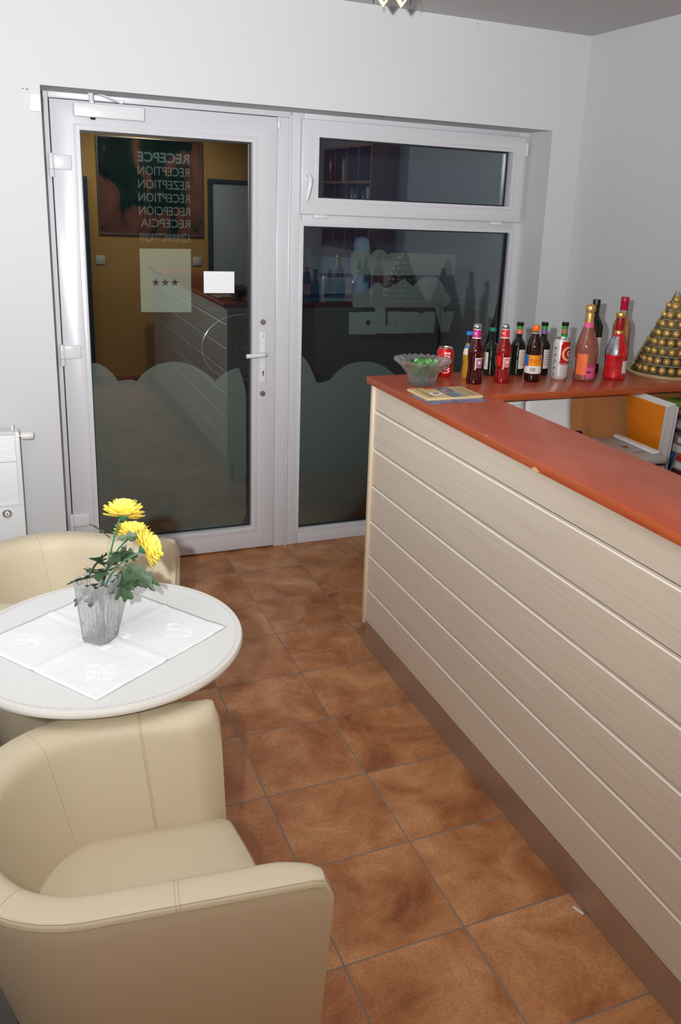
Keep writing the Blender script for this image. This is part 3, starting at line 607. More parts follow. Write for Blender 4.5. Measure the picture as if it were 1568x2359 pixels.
# ------------------------------------------------------------------ bottles, cans
def sprof(pts, n=5): return [(max(0, a), b) for a, b in smooth_poly(pts, n)]
CAM = Vector((-.9916, -4.2137, 1.787))
def cyl_patch(prof_fn, z0, z1, a0, a1, off=.0006, nz=8, na=18):
    b = MB(); rows = []
    for i in range(nz+1):
        z = z0+(z1-z0)*i/nz; r = prof_fn(z)+off
        rows.append([(r*math.cos(a0+(a1-a0)*j/na), r*math.sin(a0+(a1-a0)*j/na), z) for j in range(na+1)])
    b.grid(rows); return b
def rfn(prof):
    def f(z):
        for (r0, z0), (r1, z1) in zip(prof, prof[1:]):
            if z0 <= z <= z1 and z1 > z0: return r0+(r1-r0)*(z-z0)/(z1-z0)
        return prof[-1][0]
    return f
class Bottle:
    def __init__(s, name, x, y, label, cat='bottle', group='bottles and cans along the back worktop'):
        s.o = empty(name, (x, y, ZT), label=label, cat=cat, group=group)
        s.face = math.atan2(CAM.y-y, CAM.x-x)
    def body(s, prof, m, part='body', n=36, inner=None):
        s.prof = prof; s.f = rfn(prof)
        p = [(0, prof[0][1])]+prof+[(0, prof[-1][1])]
        MB().lathe(p, n).build(part, m, s.o, smooth=1); return s
    def ring(s, part, m, z0, z1, off=.0008, n=32):
        s.f_ = s.f
        p = [(s.f(z0)+off*.2, z0), (s.f(z0)+off, z0+.0004)]+[(s.f(z0+(z1-z0)*k/6)+off, z0+(z1-z0)*k/6) for k in range(1, 6)]+[(s.f(z1)+off, z1-.0004), (s.f(z1)+off*.2, z1)]
        return MB().lathe(p, n).build(part, m, s.o, smooth=1)
    def patch(s, part, m, z0, z1, d0, d1, off=.0007):
        # d0,d1: degrees around from the side facing the photographer; positive = towards the right
        b = cyl_patch(s.f, z0, z1, s.face+math.radians(d0), s.face+math.radians(d1), off)
        o = b.build(part, m, s.o, smooth=True); return o
    def text(s, part, m, body, z0, z1, d0, d1, off=.0011, bold=.01, vert=False):
        b = MB()
        def fn(u, v):
            if vert: u, v = 1-v, u
            a = s.face+math.radians(d0+(d1-d0)*u); z = z0+(z1-z0)*v; r = s.f(z)+off
            return (r*math.cos(a), r*math.sin(a), z)
        add_text(b, body, fn, bold); return b.build(part, m, s.o)
    def cap(s, part, m, prof, n=28): return MB().lathe([(0, prof[0][1])]+prof+[(0, prof[-1][1])], n).build(part, m, s.o, smooth=1)
white = mc('label_white', 226, 222, 218, .4); cream = mc('label_cream', 214, 204, 190, .5)
redp = mat('can_red', lin(206, 22, 26), .25, metal=.35, coat=.4); alu = mat('can_aluminium', (.72, .72, .72, 1), .25, metal=1)
gold = mat('gold_foil', lin(226, 186, 110), .32, metal=.75, bump=.5, bscale=300); pink = mc('label_pink', 222, 90, 140, .4)
# red cola can
c = Bottle('soda_can', .601, -1.235, 'red soda can with white script behind the glass bowl', 'can')
c.body([(.0235, 0), (.0255, .001), (.027, .004), (.0325, .011), (.0335, .016), (.0335, .097), (.0325, .101), (.0275, .109), (.0272, .1105)], redp)
c.cap('lid', alu, [(.0272, .1095), (.0280, .1105), (.0280, .1128), (.0268, .1132), (.0262, .1105), (.012, .1102)])
c.text('script', white, 'Coca-Cola', .016, .098, -26, 34, bold=.02, vert=True)
c.patch('side_stripe', mc('can_stripe', 190, 150, 90), .015, .095, 66, 74)
# orange drink bottle
def slim(name, x, y, h, label, liquid, capm):
    q = Bottle(name, x, y, label)
    pr_ = sprof([(.0225, 0), (.0238, .006), (.0235, .03), (.0205, .055), (.0225, .085), (.0205, .105), (.0135, .128), (.0108, .145), (.0105, .168)], 5)
    k = h/.18; pr_ = [(r, z_*k) for r, z_ in pr_]
    q.body(pr_, liquid); return q
liq = lambda n, r, g, b: mat(n, lin(r, g, b), .04, trans=.55, ior=1.36, coat=.6)
q = slim('juice_bottle', .676, -1.285, .18, 'slim yellow juice bottle with blue cap behind the dark red alcopop', liq('orange_juice', 236, 176, 50), None)
q.ring('neck_band', mc('label_blue', 40, 120, 190), .118, .128); q.patch('shoulder_label', cream, .092, .116, -70, 70)
q.ring('neck', M['clear'], .135, .168, .0006); q.cap('cap', mc('cap_blue', 50, 120, 200), [(.0135, .168), (.014, .169), (.014, .1785), (.0125, .1805)])
# two alcopops
def alcopop(name, x, y, label, drink, lab, lab2):
    q = Bottle(name, x, y, label)
    q.body(sprof([(.0285, 0), (.0305, .004), (.0302, .02), (.0272, .045), (.0262, .06), (.0285, .09), (.0302, .112), (.0298, .125), (.0255, .145), (.019, .160), (.0155, .172), (.0142, .182)], 4), drink)
    q.cap('bare_neck', M['clear'], [(.0138, .182), (.0134, .205), (.0136, .2065), (.0150, .208), (.0150, .213), (.0135, .2145)])
    q.cap('crown', alu, [(.0152, .2135), (.0162, .2145), (.0160, .2165), (.0145, .2205), (.0125, .2235), (.006, .2262)])
    q.cap('neck_label', lab, [(.0155, .1745), (.0168, .175), (.0150, .204), (.0143, .2042)])
    q.cap('neck_label_trim', white, [(.0170, .1715), (.0174, .172), (.0170, .1752), (.0166, .1755)])
    q.cap('neck_label_edge', white, [(.0148, .2035), (.0152, .204), (.0151, .2060), (.0146, .2062)])
    q.patch('label', lab2, .062, .098, 8, 66); q.patch('label_trim', white, .055, .1005, 2, 8, .0009); q.patch('label_top', white, .0975, .101, 6, 70, .001)
    q.patch('side_label', white, .062, .100, -84, -72); q.patch('print', white, .078, .088, 24, 46, .0011)
    for d_ in (-36, -26, -16): MB().lathe([(.0170, .186), (.0172, .1865), (.0170, .194), (.0168, .1945)], 3, a0=q.face+math.radians(d_), a1=q.face+math.radians(d_+5)).build('neck_print', white, q.o)
    return q
alcopop('alcopop_bottle', .647, -1.390, 'dark red drink bottle with purple neck label, beside the glass bowl', liq('dark_red_drink', 84, 8, 14), mc('neck_purple', 180, 30, 120), mc('label_mauve', 170, 110, 130))
qa = alcopop('alcopop_bottle', .765, -1.398, 'bright red drink bottle with red neck label, second alcopop from the bowl', liq('bright_red_drink', 176, 24, 24), mc('neck_red', 210, 36, 44), mc('label_salmon', 220, 130, 120))
qa.patch('front_label', mc('label_scarlet', 214, 36, 24), .068, .106, -50, -18)
# small wine bottles
def smallwine(x, y, h, label, capm, bandm=None, band2=None, lab=(10, 70), capz=None, lb=cream):
    q = Bottle('small_wine_bottle', x, y, label)
    k = h/.212
    q.body([(r, z_*k) for r, z_ in sprof([(.0265, 0), (.0285, .004), (.0285, .02), (.0285, .11), (.0275, .122), (.022, .136), (.0135, .148), (.0120, .158), (.0115, .199), (.0115, .2005)], 4)], DARK)
    q.patch('label', lb, .028*k, .105*k, *lab)
    prn = MB(); 
    for i in range(6):
        zz = (.094-.010*i)*k
        bb = cyl_patch(q.f, zz, zz+.0022*k, q.face+math.radians(lab[0]+8), q.face+math.radians(lab[1]-10+(i % 3)*3-6), .0011, 1, 8)
        bb.build('print_line', mc('label_ink', 150, 128, 130), q.o)
    if bandm: q.ring('neck_band', bandm, .166*k, .184*k)
    if band2: q.ring('neck_sleeve', band2, (.184*k if bandm else .15*k), .199*k)
    q.cap('cap', capm, [(.0135, .198*k), (.0142, .199*k), (.0142, .211*k), (.0130, h)])
    return q
DARK = mat('dark_bottle_glass', (.006, .009, .006, 1), .06, coat=.3)
gsl = mc('sleeve_green', 40, 140, 50)
blk = mc('cap_black', 18, 26, 22, .3)
q = smallwine(.799, -1.251, .188, 'small dark wine bottle with teal cap between the two alcopops', mc('cap_teal', 14, 120, 96), None, None, (-70, -22))
smallwine(.914, -1.265, .211, 'small dark wine bottle with orange neck band, left of the orange-capped bottle', blk, mc('band_orange', 228, 110, 70), gsl, (10, 80))
smallwine(1.020, -1.281, .212, 'small dark wine bottle with purple neck band behind the orange-capped bottle', blk, mc('band_purple', 120, 90, 150), gsl, (10, 80))
q = smallwine(1.108, -1.296, .213, 'small green-necked wine bottle standing behind the beer can', blk, mc('band_pink', 176, 110, 96), None, (0, 60))
q.ring('neck_sleeve', gsl, .138, .165); q.ring('neck_collar', gsl, .185, .199)
# orange-capped plastic bottle
q = Bottle('soft_drink_bottle', .901, -1.399, 'brown soft drink bottle with orange cap and orange label')
q.body(sprof([(.027, 0), (.0310, .006), (.0318, .02), (.0315, .035), (.0322, .045), (.0322, .10), (.0315, .118), (.0300, .135), (.026, .155), (.0185, .176), (.0135, .188)], 4), liq('cola_drink', 52, 20, 12))
q.cap('bare_neck', M['clear'], [(.0136, .188), (.0128, .192), (.0125, .197)]); q.cap('neck_ring', mc('ring_grey', 200, 196, 190), [(.0138, .1865), (.0148, .188), (.0148, .190), (.0136, .191)])
q.cap('cap', mc('cap_orange', 240, 110, 24), [(.0145, .196), (.0152, .197), (.0152, .214), (.0140, .2175)])
q.ring('label', mc('label_orange', 236, 140, 16), .064, .106, .0007); q.ring('label_base', white, .034, .064, .0007)
q.patch('label_blue', mc('label_blue2', 30, 110, 190), .062, .106, -70, -32, .0013); q.patch('label_red', mc('label_red2', 200, 50, 40), .058, .075, -74, -54, .0016)
bc = MB()
for i in range(12):
    a = -16+i*3.0; w = 1.2 if i % 3 else 1.9
    cyl_patch(q.f, .042, .058, q.face+math.radians(a), q.face+math.radians(a+w), .0013, 1, 2).build('barcode_line', mc('ink_dark', 60, 60, 64), q.o)
[q.patch('print', mc('label_print', 200, 112, 10), .076, .092, d_, d_+9, .0012) for d_ in (-18, -2, 14, 30)]; q.patch('badge', mc('badge_blue', 110, 110, 150), .088, .098, 44, 62, .0016)
# beer can
c = Bottle('beer_can', 1.040, -1.380, 'tall white and red beer can in front of the green-necked bottle', 'can')
can_w = mat('can_white', lin(214, 212, 210), .3, metal=.3, coat=.3)
c.body([(.0245, 0), (.0265, .001), (.028, .004), (.0325, .011), (.0332, .016), (.0332, .143), (.032, .148), (.0275, .1585), (.0270, .160)], can_w)
c.cap('lid', alu, [(.0270, .1595), (.0278, .1605), (.0278, .1632), (.0266, .1636), (.026, .1608), (.012, .1604)])
c.patch('red_panel', redp, .068, .143, -2, 96, .0008); c.patch('red_shoulder', redp, .143, .152, 4, 90, .0008)
b = MB(); rows = []
def disc_patch(bt, part, m, a0, z0, rr, off, ri=0):
    b = MB(); rows = []
    for i in range(2):
        rad = ri if i == 0 else rr
        rows.append([])
        for k in range(29):
            t = 2*PI*k/28; z_ = z0+rad*math.sin(t); R_ = bt.f(z_); a = bt.face+math.radians(a0)+rad*math.cos(t)/R_
            rows[-1].append(((R_+off)*math.cos(a), (R_+off)*math.sin(a), z_))
    b.grid(rows); return b.build(part, m, bt.o)
disc_patch(c, 'gold_ring', mc('can_gold', 206, 180, 130), 58, .105, .030, .0013, .021); disc_patch(c, 'medallion', redp, 58, .105, .021, .0014)
c.text('monogram', white, 'G', .094, .117, 44, 72, .002, .03)
c.text('brand_print', mc('can_print_red', 170, 40, 40), 'Gambrinus', .062, .079, -6, 84, .0016, .03)
ik = mc('can_print_grey', 110, 108, 106)
[c.patch('small_print', ik, z_, z_+.010, -50, -44, .0012) for z_ in (.032, .058, .084, .110)]
disc_patch(c, 'pictogram', ik, -40, .020, .006, .0013, .003)
for z_ in (.048, .075, .100, .126): disc_patch(c, 'pictogram', ik, -38, z_, .0055, .0013, .002)
# pink sparkling wine
q = Bottle('sparkling_wine_bottle', 1.134, -1.415, 'pink sparkling wine bottle with gold foil neck, in front of the tall dark bottle')
q.body(sprof([(.036, 0), (.0415, .004), (.0425, .02), (.0425, .10), (.0405, .135), (.033, .17), (.022, .205), (.0158, .232), (.0150, .25)], 4), liq('pink_wine', 198, 120, 100))
q.cap('foil', gold, [(.0165, .224), (.0178, .228), (.0160, .262), (.0158, .268), (.0195, .275), (.0205, .283), (.0185, .292), (.010, .2985)])
q.cap('neck_band', pink, [(.0192, .203), (.0215, .204), (.0180, .229), (.0172, .230)])
q.patch('front_label', mc('label_coral', 238, 112, 66, .4), .025, .108, -46, 14); q.patch('pink_label', pink, .012, .058, 10, 74, .0011); q.patch('pink_label_top', mc('label_rose', 190, 60, 100), .056, .066, 14, 60, .0013)
q.patch('print', mc('ink_dark2', 60, 40, 60), .034, .040, 14, 36, .0016)
q.patch('side_label', white, .03, .09, -84, -66)
# tall dark wine bottle
q = Bottle('wine_bottle', 1.269, -1.272, 'tall dark wine bottle behind the pink sparkling wine')
q.body(sprof([(.033, 0), (.0365, .004), (.0372, .02), (.0372, .18), (.0355, .198), (.027, .218), (.0165, .234), (.0145, .25), (.0143, .283)], 4), DARK)
q.cap('cap', blk, [(.0155, .272), (.0158, .298), (.0150, .301)]); q.patch('label', cream, .04, .15, 20, 80)
# rose bottle
q = Bottle('wine_bottle', 1.380, -1.312, 'clear rosé wine bottle with crimson capsule behind the red bottle')
q.body(sprof([(.033, 0), (.0365, .004), (.0372, .02), (.0372, .18), (.0360, .20), (.029, .222), (.0175, .238), (.0148, .25)], 4), liq('rose_wine', 226, 150, 110))
q.cap('bare_neck', M['clear'], [(.0148, .25), (.0146, .266)]); q.cap('capsule', mc('capsule_crimson', 176, 16, 56, .35), [(.0158, .262), (.0162, .263), (.0158, .29), (.0166, .292), (.0166, .313), (.0150, .3155)])
q.patch('label', mc('label_pinkish', 214, 110, 120), .05, .13, -86, -60)
# red ornate bottle
q = Bottle('liqueur_bottle', 1.282, -1.418, 'squat red and silver liqueur bottle with gold-banded neck')
rb = mat('red_foil_print', lin(196, 30, 36), .25, coat=.6, var=.45, vscale=40)
q.body(sprof([(.040, 0), (.0455, .005), (.0465, .015), (.0445, .05), (.0455, .085), (.0470, .105), (.043, .125), (.033, .150), (.022, .175), (.0165, .19), (.0150, .20)], 4), rb)
q.patch('silver_shoulder', mat('silver_print', (.35, .36, .38, 1), .25, metal=.6, var=.5, vscale=40), .100, .172, -80, 10, .0009)
q.cap('neck_gold', gold, [(.0185, .178), (.0192, .180), (.0168, .195), (.016, .196)]); q.cap('neck_red', mat('neck_ruby', lin(150, 24, 28), .3, var=.5, vscale=120), [(.0166, .195), (.0168, .196), (.0160, .244), (.0158, .246)])
q.cap('neck_lip', gold, [(.0160, .245), (.0195, .252), (.0205, .258), (.0195, .264), (.014, .2665)])
q.patch('price_label', white, .028, .078, 38, 72, .0012); q.patch('side_label', white, .02, .085, -86, -70, .0012)

# ------------------------------------------------------------------ glass bowl with sweets
bw = empty('glass_bowl', (.438, -1.367, ZT), label='fluted crystal glass bowl of green sweets on the counter corner', cat='bowl')
def flute(r, z, a): return r*(1+(.045*abs(math.sin(9*a))**.7 if z > .006 else .02*abs(math.sin(9*a))))
prof_o = sprof([(.050, 0), (.0535, .004), (.050, .016), (.058, .040), (.078, .068), (.098, .085), (.1035, .0925)], 5)
prof_i = [(r-.0085, z_+(.010 if z_ < .012 else .002)) for r, z_ in reversed(prof_o) if z_ > .010]
b = MB()
def scal(r, z, a): return z+(.0035*math.cos(27*a) if z > .088 else 0)
b.lathe([(0, 0)]+prof_o+[(.101, .0955), (.0975, .095)]+prof_i[1:]+[(0, .0135)], 108, f=flute, scallop=scal)
b.build('bowl', M['bowlglass'], bw, smooth=1)
cm = [mc('candy_green', 84, 148, 74, .4), mc('candy_light', 128, 180, 112, .4), mc('candy_dark', 44, 96, 46, .4)]
def candy(m):
    o = MB(); o.lathe([(0, -.017), (.0095, -.0165), (.0016, -.0085), (.0044, -.0065), (.0052, 0), (.0044, .0065), (.0016, .0085), (.0095, .0165), (0, .017)], 11, f=lambda r, z, a: r*(1+.30*math.sin(5*a+z*90)))
    return o.build('wrapped_candy', m)
proto = [candy(m) for m in cm]; rnd = random.Random(11); k = 0
def put_candy(src, first, p):
    o = src if first else src.copy()
    if not first: COL.objects.link(o)
    o.location = p; o.rotation_euler = (rnd.uniform(0, PI), rnd.uniform(0, PI), rnd.uniform(0, PI))
    tag(o, 'small green wrapped candy heaped in the crystal bowl', 'candy', 'green wrapped candies in the glass bowl')
used = [0, 0, 0]
for layer, (zz, R_, n_) in enumerate(((.026, .026, 7), (.040, .032, 9), (.054, .042, 12), (.066, .052, 15), (.076, .050, 12), (.084, .030, 7))):
    for i in range(n_):
        a = 2*PI*(i+.5*layer)/n_; rr = R_*(.5+.5*((i*7+layer) % 3)/2)
        t = rnd.choice((0, 0, 1, 2)); put_candy(proto[t], used[t] == 0, (.438+rr*math.cos(a), -1.367+rr*math.sin(a), ZT+zz)); used[t] = 1

# ------------------------------------------------------------------ gold sweets pyramid
px, py = 1.595, -1.375
pyr = empty('display_cone', (px, py, ZT), label='clear cone display stand filled with gold foil sweets', cat='display stand')
MB().lathe([(0, 0), (.166, 0), (.168, .003), (.168, .009), (.163, .013), (0, .013)], 64).build('base', mat('gold_board', lin(206, 188, 140), .3, metal=.4), pyr, smooth=1)
trans = mat('clear_acetate', (.9, .9, .88, 1), .05, trans=0, alpha=1)
ct = glass('acetate', (.93, .94, .92, 1), 1.3)
MB().lathe([(.158, .0135), (.006, .345)], 48).build('cone_cover', ct, pyr, smooth=1)
tiers = [(.134, 23), (.117, 20), (.101, 17), (.086, 15), (.071, 12), (.056, 9), (.041, 7), (.026, 4)]
for i, (R_, n_) in enumerate(tiers):
    z_ = .0138+i*.0365
    if i: MB().lathe([(0, z_-.0022), (R_+.012, z_-.0022), (R_+.0125, z_-.001), (R_+.012, z_), (0, z_)], 40).build('tier', M['clear'] if 0 else mat('tier_card', lin(222, 214, 194), .25, metal=.3), pyr, smooth=1)
b = MB(); rnd = random.Random(2); rows = []
for i in range(9):
    v = PI*i/8; rows.append([(.0165*math.sin(v)*math.cos(2*PI*k/14)*rnd.uniform(.94, 1.05), .0165*math.sin(v)*math.sin(2*PI*k/14)*rnd.uniform(.94, 1.05), .0165-.0165*math.cos(v)) for k in range(14)])
b.grid(rows, close_v=True); bmesh.ops.remove_doubles(b.bm, verts=b.bm.verts, dist=.0004)
gf = mat('sweet_gold_foil', lin(226, 188, 112), .34, metal=.6, bump=.7, bscale=260, var=.2, vscale=60)
ball = b.build('foil_sweet', gf, None, smooth=True); first = True
def put_ball(p):
    global first
    o = ball if first else ball.copy()
    if not first: COL.objects.link(o)
    first = False
    o.location = p; o.rotation_euler = (0, 0, rnd.uniform(0, 6))
    tag(o, 'round gold foil sweet stacked inside the clear cone display', 'sweet', 'gold foil sweets in the cone display')
for i, (R_, n_) in enumerate(tiers):
    z_ = .0138+i*.0365
    for k in range(n_):
        a = 2*PI*(k+.5*(i % 2))/n_; put_ball((px+R_*math.cos(a), py+R_*math.sin(a), ZT+z_+.0002))
MB().lathe([(0, .2925), (.016, .2925), (.0165, .294), (0, .295)], 20).build('top_tier', mc('tier_maroon', 120, 70, 60), pyr)
put_ball((px, py, ZT+.2952))

# ------------------------------------------------------------------ tub chairs
def chair(loc, rz, label, sk):
    e = empty('tub_armchair', loc, rz, label=label, cat='armchair', group='cream leather tub chairs at the round table')
    H, W2, XF, XB, T = .70, .299, .30, -.27, .078
    def path(s):   # s in 0..1 from near arm front (-y) round the back to the far arm front (+y); outer edge at the top
        La = .33; Rx, Ry = .26, W2
        arcL = PI*.5*(3*(Rx+Ry)-math.sqrt((3*Rx+Ry)*(Rx+3*Ry)))*.5*2/2
        tot = 2*La+arcL; d = s*tot
        if d < La: return Vector((XF-d+sk*(1-d/La), -W2)), Vector((0, -1))
        if d > La+arcL: q = d-La-arcL; return Vector((XF-La+q-sk*q/La, W2)), Vector((0, 1))
        a = -PI/2-PI*(d-La)/arcL
        p = Vector((XF-La+Rx*math.cos(a)*1.0, W2*math.sin(a))) ; 
        n = Vector((math.cos(a)/Rx, math.sin(a)/Ry)).normalized()
        return p, n
    NS = 72; rows = []
    for i in range(NS+1):
        s = i/NS; p, n = path(s)
        du = min(s, 1-s)*1.50    # metres from an arm end
        r_ = .04
        h = H-(0 if du >= r_ else (r_-math.sqrt(max(0, r_*r_-(r_-du)**2)))) 
        taper = lambda z: (1-.24*(1-z/H), 1-.32*(1-z/H))
        tk = T*(1-.42*max(0, 1-du/.11)**1.5)
        sec = []
        ro = .014
        outer = [(0, .025), (0, .12), (0, .25), (0, .40), (0, .52), (0, h-.05), (0, h-ro)]
        top = [(ro-ro*math.cos(t), h-ro+ro*math.sin(t)) for t in (PI/8, PI/4, 3*PI/8, PI/2)]
        ri = .034
        top += [(tk-ri+ri*math.sin(t), h-ri+ri*math.cos(t)) for t in (0, PI/8, PI/4, 3*PI/8, PI/2)]
        inner = [(tk, h-.06), (tk+.004, .58), (tk+.008, .50), (tk+.012, .42), (tk+.012, .36), (tk, .025)]
        for off, z in outer+top+inner:
            ty, tx = taper(max(z, 0))
            q = p-n*off
            sec.append((XF-(XF-q.x)*tx, q.y*ty, z))
        rows.append(sec)
    b = MB(); V = b.grid(rows, close_v=True)
    b.bm.faces.new(V[0]); b.bm.faces.new(list(reversed(V[-1])))
    b.build('shell', M['leather'], e, smooth=True)
    # stitched seams following the shell
    sm = MB()
    def surf(i, j0, j1, o=.0006): return [Vector(rows[i][j])+Vector((0, 0, .0)) for j in range(j0, j1)]
    nsec = len(rows[0])
    jt = 6
    for i in (14, 14.35, NS-14.35, NS-14, 27, NS-27):
        i0 = int(i); f_ = i-i0
        pts = [Vector(rows[i0][j])*(1-f_)+Vector(rows[min(i0+1, NS)][j])*f_ for j in range(jt, nsec-2)]
        sm.tube(pts, .0006, 5)
    sm.tube([Vector(rows[i][jt]) for i in range(1, NS)], .0011, 6)
    for j in (jt+2,): sm.tube([Vector(rows[i][j])+Vector((0, 0, .0003)) for i in range(1, NS)], .0006, 5)
    sm.build('stitching', M['stitch'], e, smooth=True)
    # seat cushion
    zs_, zb = .452, .045
    out = []
    ins = T+.014
    for i in range(0, NS+1, 2):
        p, n = path(i/NS); q = p-n*ins
        out.append((q.x, q.y))
    # front edge bows slightly forward
    out = [(x, y) for x, y in out if x < XF-.06-sk*.5]
    y0, y1 = out[0][1], out[-1][1]
    fr = [(XF-.012-sk*.55+sk*1.1*t+.012*math.cos((t-.5)*PI)-.004, y1+(y0-y1)*t) for t in (.03, .1, .25, .5, .75, .9, .97)]
    loop = out+[(XF-.035-sk*.5, y1+.0)]+fr+[(XF-.02+sk*.4, y0)]
    b = MB(); cx_ = sum(p[0] for p in loop)/len(loop)
    R2 = []
    for z, sc, in ((zb, .86), (.2, .93), (zs_-.045, 1), (zs_-.018, 1), (zs_-.006, .985), (zs_, .955), (zs_+.006, .8), (zs_+.010, .5), (zs_+.012, .12)):
        R2.append([((cx_+(x-cx_)*sc) if z > .3 else (XF-(XF-x)*(1-.32*(1-z/H)) if x < XF-.05 else x-(.03*(1-z/.4))), y*(sc if z > .3 else (1-.24*(1-z/H))), z) for x, y in loop])
    V = b.grid(R2, close_v=True); b.bm.faces.new(list(reversed(V[0]))); b.bm.faces.new(V[-1])
    b.build('seat', M['leather'], e, smooth=True)
    for sx, sy in ((.20, .17), (.20, -.17), (-.06, .15), (-.06, -.15)):
        MB().lathe([(0, 0), (.018, 0), (.021, .028), (0, .028)], 14, (sx, sy, 0)).build('foot', M['black'], e, smooth=1)
    return e
chair((-.866, -2.762, 0), math.radians(-7), 'nearer cream leather tub chair, in front of the round table', .066)
chair((-.902, -1.642, 0), math.radians(-29), 'farther cream leather tub chair, behind the table near the glass door', 0)

# ------------------------------------------------------------------ round table, cloth, vase, flowers
TX, TY, TZ, TR_ = -.806, -2.233, .75, .322
tb = empty('round_table', (TX, TY, 0), label='small round white leather-topped table between the tub chairs', cat='table')
MB().lathe([(0, TZ-.019), (TR_-.012, TZ-.019), (TR_-.003, TZ-.017), (TR_, TZ-.016), (TR_, TZ-.006), (TR_-.003, TZ-.001), (TR_-.008, TZ), (TR_-.016, TZ-.0008), (TR_-.03, TZ-.001), (0, TZ-.001)], 96).build('table_top', M['tleather'], tb, smooth=1)
MB().lathe([(TR_-.010, TZ-.0192), (TR_-.0005, TZ-.0165), (TR_+.002, TZ-.012), (TR_+.002, TZ-.006), (TR_-.001, TZ+.0006), (TR_-.0065, TZ+.0014), (TR_-.012, TZ+.0006)], 96).build('rim_band', M['rim'], tb, smooth=1)
st = MB()
for k in range(150):
    a0 = 2*PI*k/150; a1 = a0+2*PI/150*.62
    st.tube([((TR_-.0135)*math.cos(a), (TR_-.0135)*math.sin(a), TZ+.0005) for a in (a0, a1)], .0006, 5)
st.build('stitching', mc('grey_thread', 204, 202, 198, .8), tb)
MB().lathe([(0, .012), (.030, .012), (.030, .70), (.05, .7305), (0, .7305)], 24).build('column', M['chrome'], tb, smooth=1)
MB().lathe([(0, 0), (.175, 0), (.178, .004), (.16, .012), (.04, .020), (0, .020)], 48).build('foot_plate', M['chrome'], tb, smooth=1)
# cloth
A_ = Vector((-.524, -2.277)); B_ = Vector((-.864, -2.514)); ux = (B_-A_).normalized(); uy = Vector((ux.y, -ux.x)); uy = uy if uy.dot(Vector((-.53, .85))) > 0 else -uy
side = .41; N = 40; rows = []
import mathutils
for i in range(N+1):
    row = []
    for j in range(N+1):
        u, v = i/N, j/N; p = A_+ux*side*u+uy*side*v
        fold = .0030*math.exp(-((u-.5)/.012)**2)+.0030*math.exp(-((v-.5)/.012)**2)
        wr = .0011*mathutils.noise.noise(Vector((u*7, v*7, 1)))+.0009*mathutils.noise.noise(Vector((u*16, v*14, 4)))
        lift = .004*max(0, (.06-min(u, v))/.06) if (u+v < .12) else 0
        row.append((p.x, p.y, TZ+.0012+fold+max(0, wr+.0006)+lift*.5))
    rows.append(row)
hm = MB()
def cp(u, v, dz=.0046): p = A_+ux*side*u+uy*side*v; return (p.x, p.y, TZ+dz)
for (cu, cv) in ((.17, .17), (.17, .83), (.83, .17), (.83, .83)):
    pass
emb = MB(); emb.grid(rows)
def scroll(cu, cv, r, turns, ph, flip=1):
    pts = []
    for k in range(26):
        t = k/25; a = ph+flip*turns*2*PI*t; rr = r*(1-.75*t); pts.append(cp(cu+rr*math.cos(a), cv+rr*math.sin(a), .0021))
    emb.tube(pts, .0007, 5)
for (cu, cv) in ((.2, .2), (.2, .8), (.8, .2), (.8, .8)):
    for ph in (0, PI/2, PI, 3*PI/2): scroll(cu+.04*math.cos(ph), cv+.04*math.sin(ph), .065, .9, ph, 1); scroll(cu+.07*math.cos(ph), cv+.07*math.sin(ph), .03, 1.1, ph+1, -1)
for (cu, cv) in ((.42, .42), (.42, .58), (.58, .42), (.58, .58)): scroll(cu, cv, .05, 1.2, cu*7, 1); scroll(cu+.02, cv-.03, .03, 1.2, cv*9, -1)
cl = emb.build('table_cloth', M['cloth'], None, smooth=True)
md = cl.modifiers.new('t', 'SOLIDIFY'); md.thickness = .0007; md.offset = 1
tag(cl, 'square white damask cloth laid diagonally on the round table', 'tablecloth')

# crystal vase
VX, VY, VZ = -.822, -2.243, TZ+.0062
vs = empty('crystal_vase', (VX, VY, VZ), rz=math.radians(5), label='square cut crystal vase on the white table cloth', cat='vase')
HV = .152
def sq(a, n=4.2): c, s_ = abs(math.cos(a)), abs(math.sin(a)); return 1/((c**n+s_**n)**(1/n))
NA, NZ = 168, 44
def vrow(z, inset, relief=True, top=False):
    row = []
    t = z/HV
    for k in range(NA):
        a = 2*PI*k/NA; half = .0335+.0115*t
        r_ = half*sq(a+PI/4)-inset
        zz = z
        if relief:
            # vertical gothic leaf cuts, diamonds at the corners
            u = (a/(2*PI)*8) % 1; w = abs(u-.5)*2
            leafw = max(0, math.sin(PI*min(1, max(0, (t-.12)/.8))))
            r_ -= .0034*max(0, 1-abs(w-leafw*.75)/.14)+.0024*max(0, 1-abs(w-(1-leafw)*.5)/.10)*(t > .35)
            r_ -= .0020*(math.sin(14*a+z*260)*math.sin(14*a-z*260) > .1)*(t < .36)*(t > .06)
            r_ -= .0012*max(0, math.sin(32*a))*(t > .42)*(w < leafw*.6)
        if top: zz += .0085*abs(math.cos(6*a))-.004
        row.append((r_*math.cos(a), r_*math.sin(a), zz))
    return row
b = MB(); R3 = []
R3.append([(.3*x, .3*y, 0) for x, y, z in vrow(0, .003, False)]); R3.append([(x, y, 0) for x, y, z in vrow(0, .004, False)]); R3.append(vrow(.003, .0, False))
for i in range(1, NZ): R3.append(vrow(HV*i/NZ, 0, True, False))
R3.append(vrow(HV, .0, False, True)); R3.append(vrow(HV+.0006, .0025, False, True))
for i in range(NZ-1, 3, -3): R3.append(vrow(HV*i/NZ, .0055, False))
R3.append(vrow(.016, .007, False)); R3.append([(.2*x, .2*y, .014) for x, y, z in vrow(.0, .008, False)])
V = b.grid(R3, close_v=True); b.bm.faces.new(list(reversed(V[0]))); b.bm.faces.new(V[-1])
b.build('vase_body', M['crystal'], vs, smooth=30)

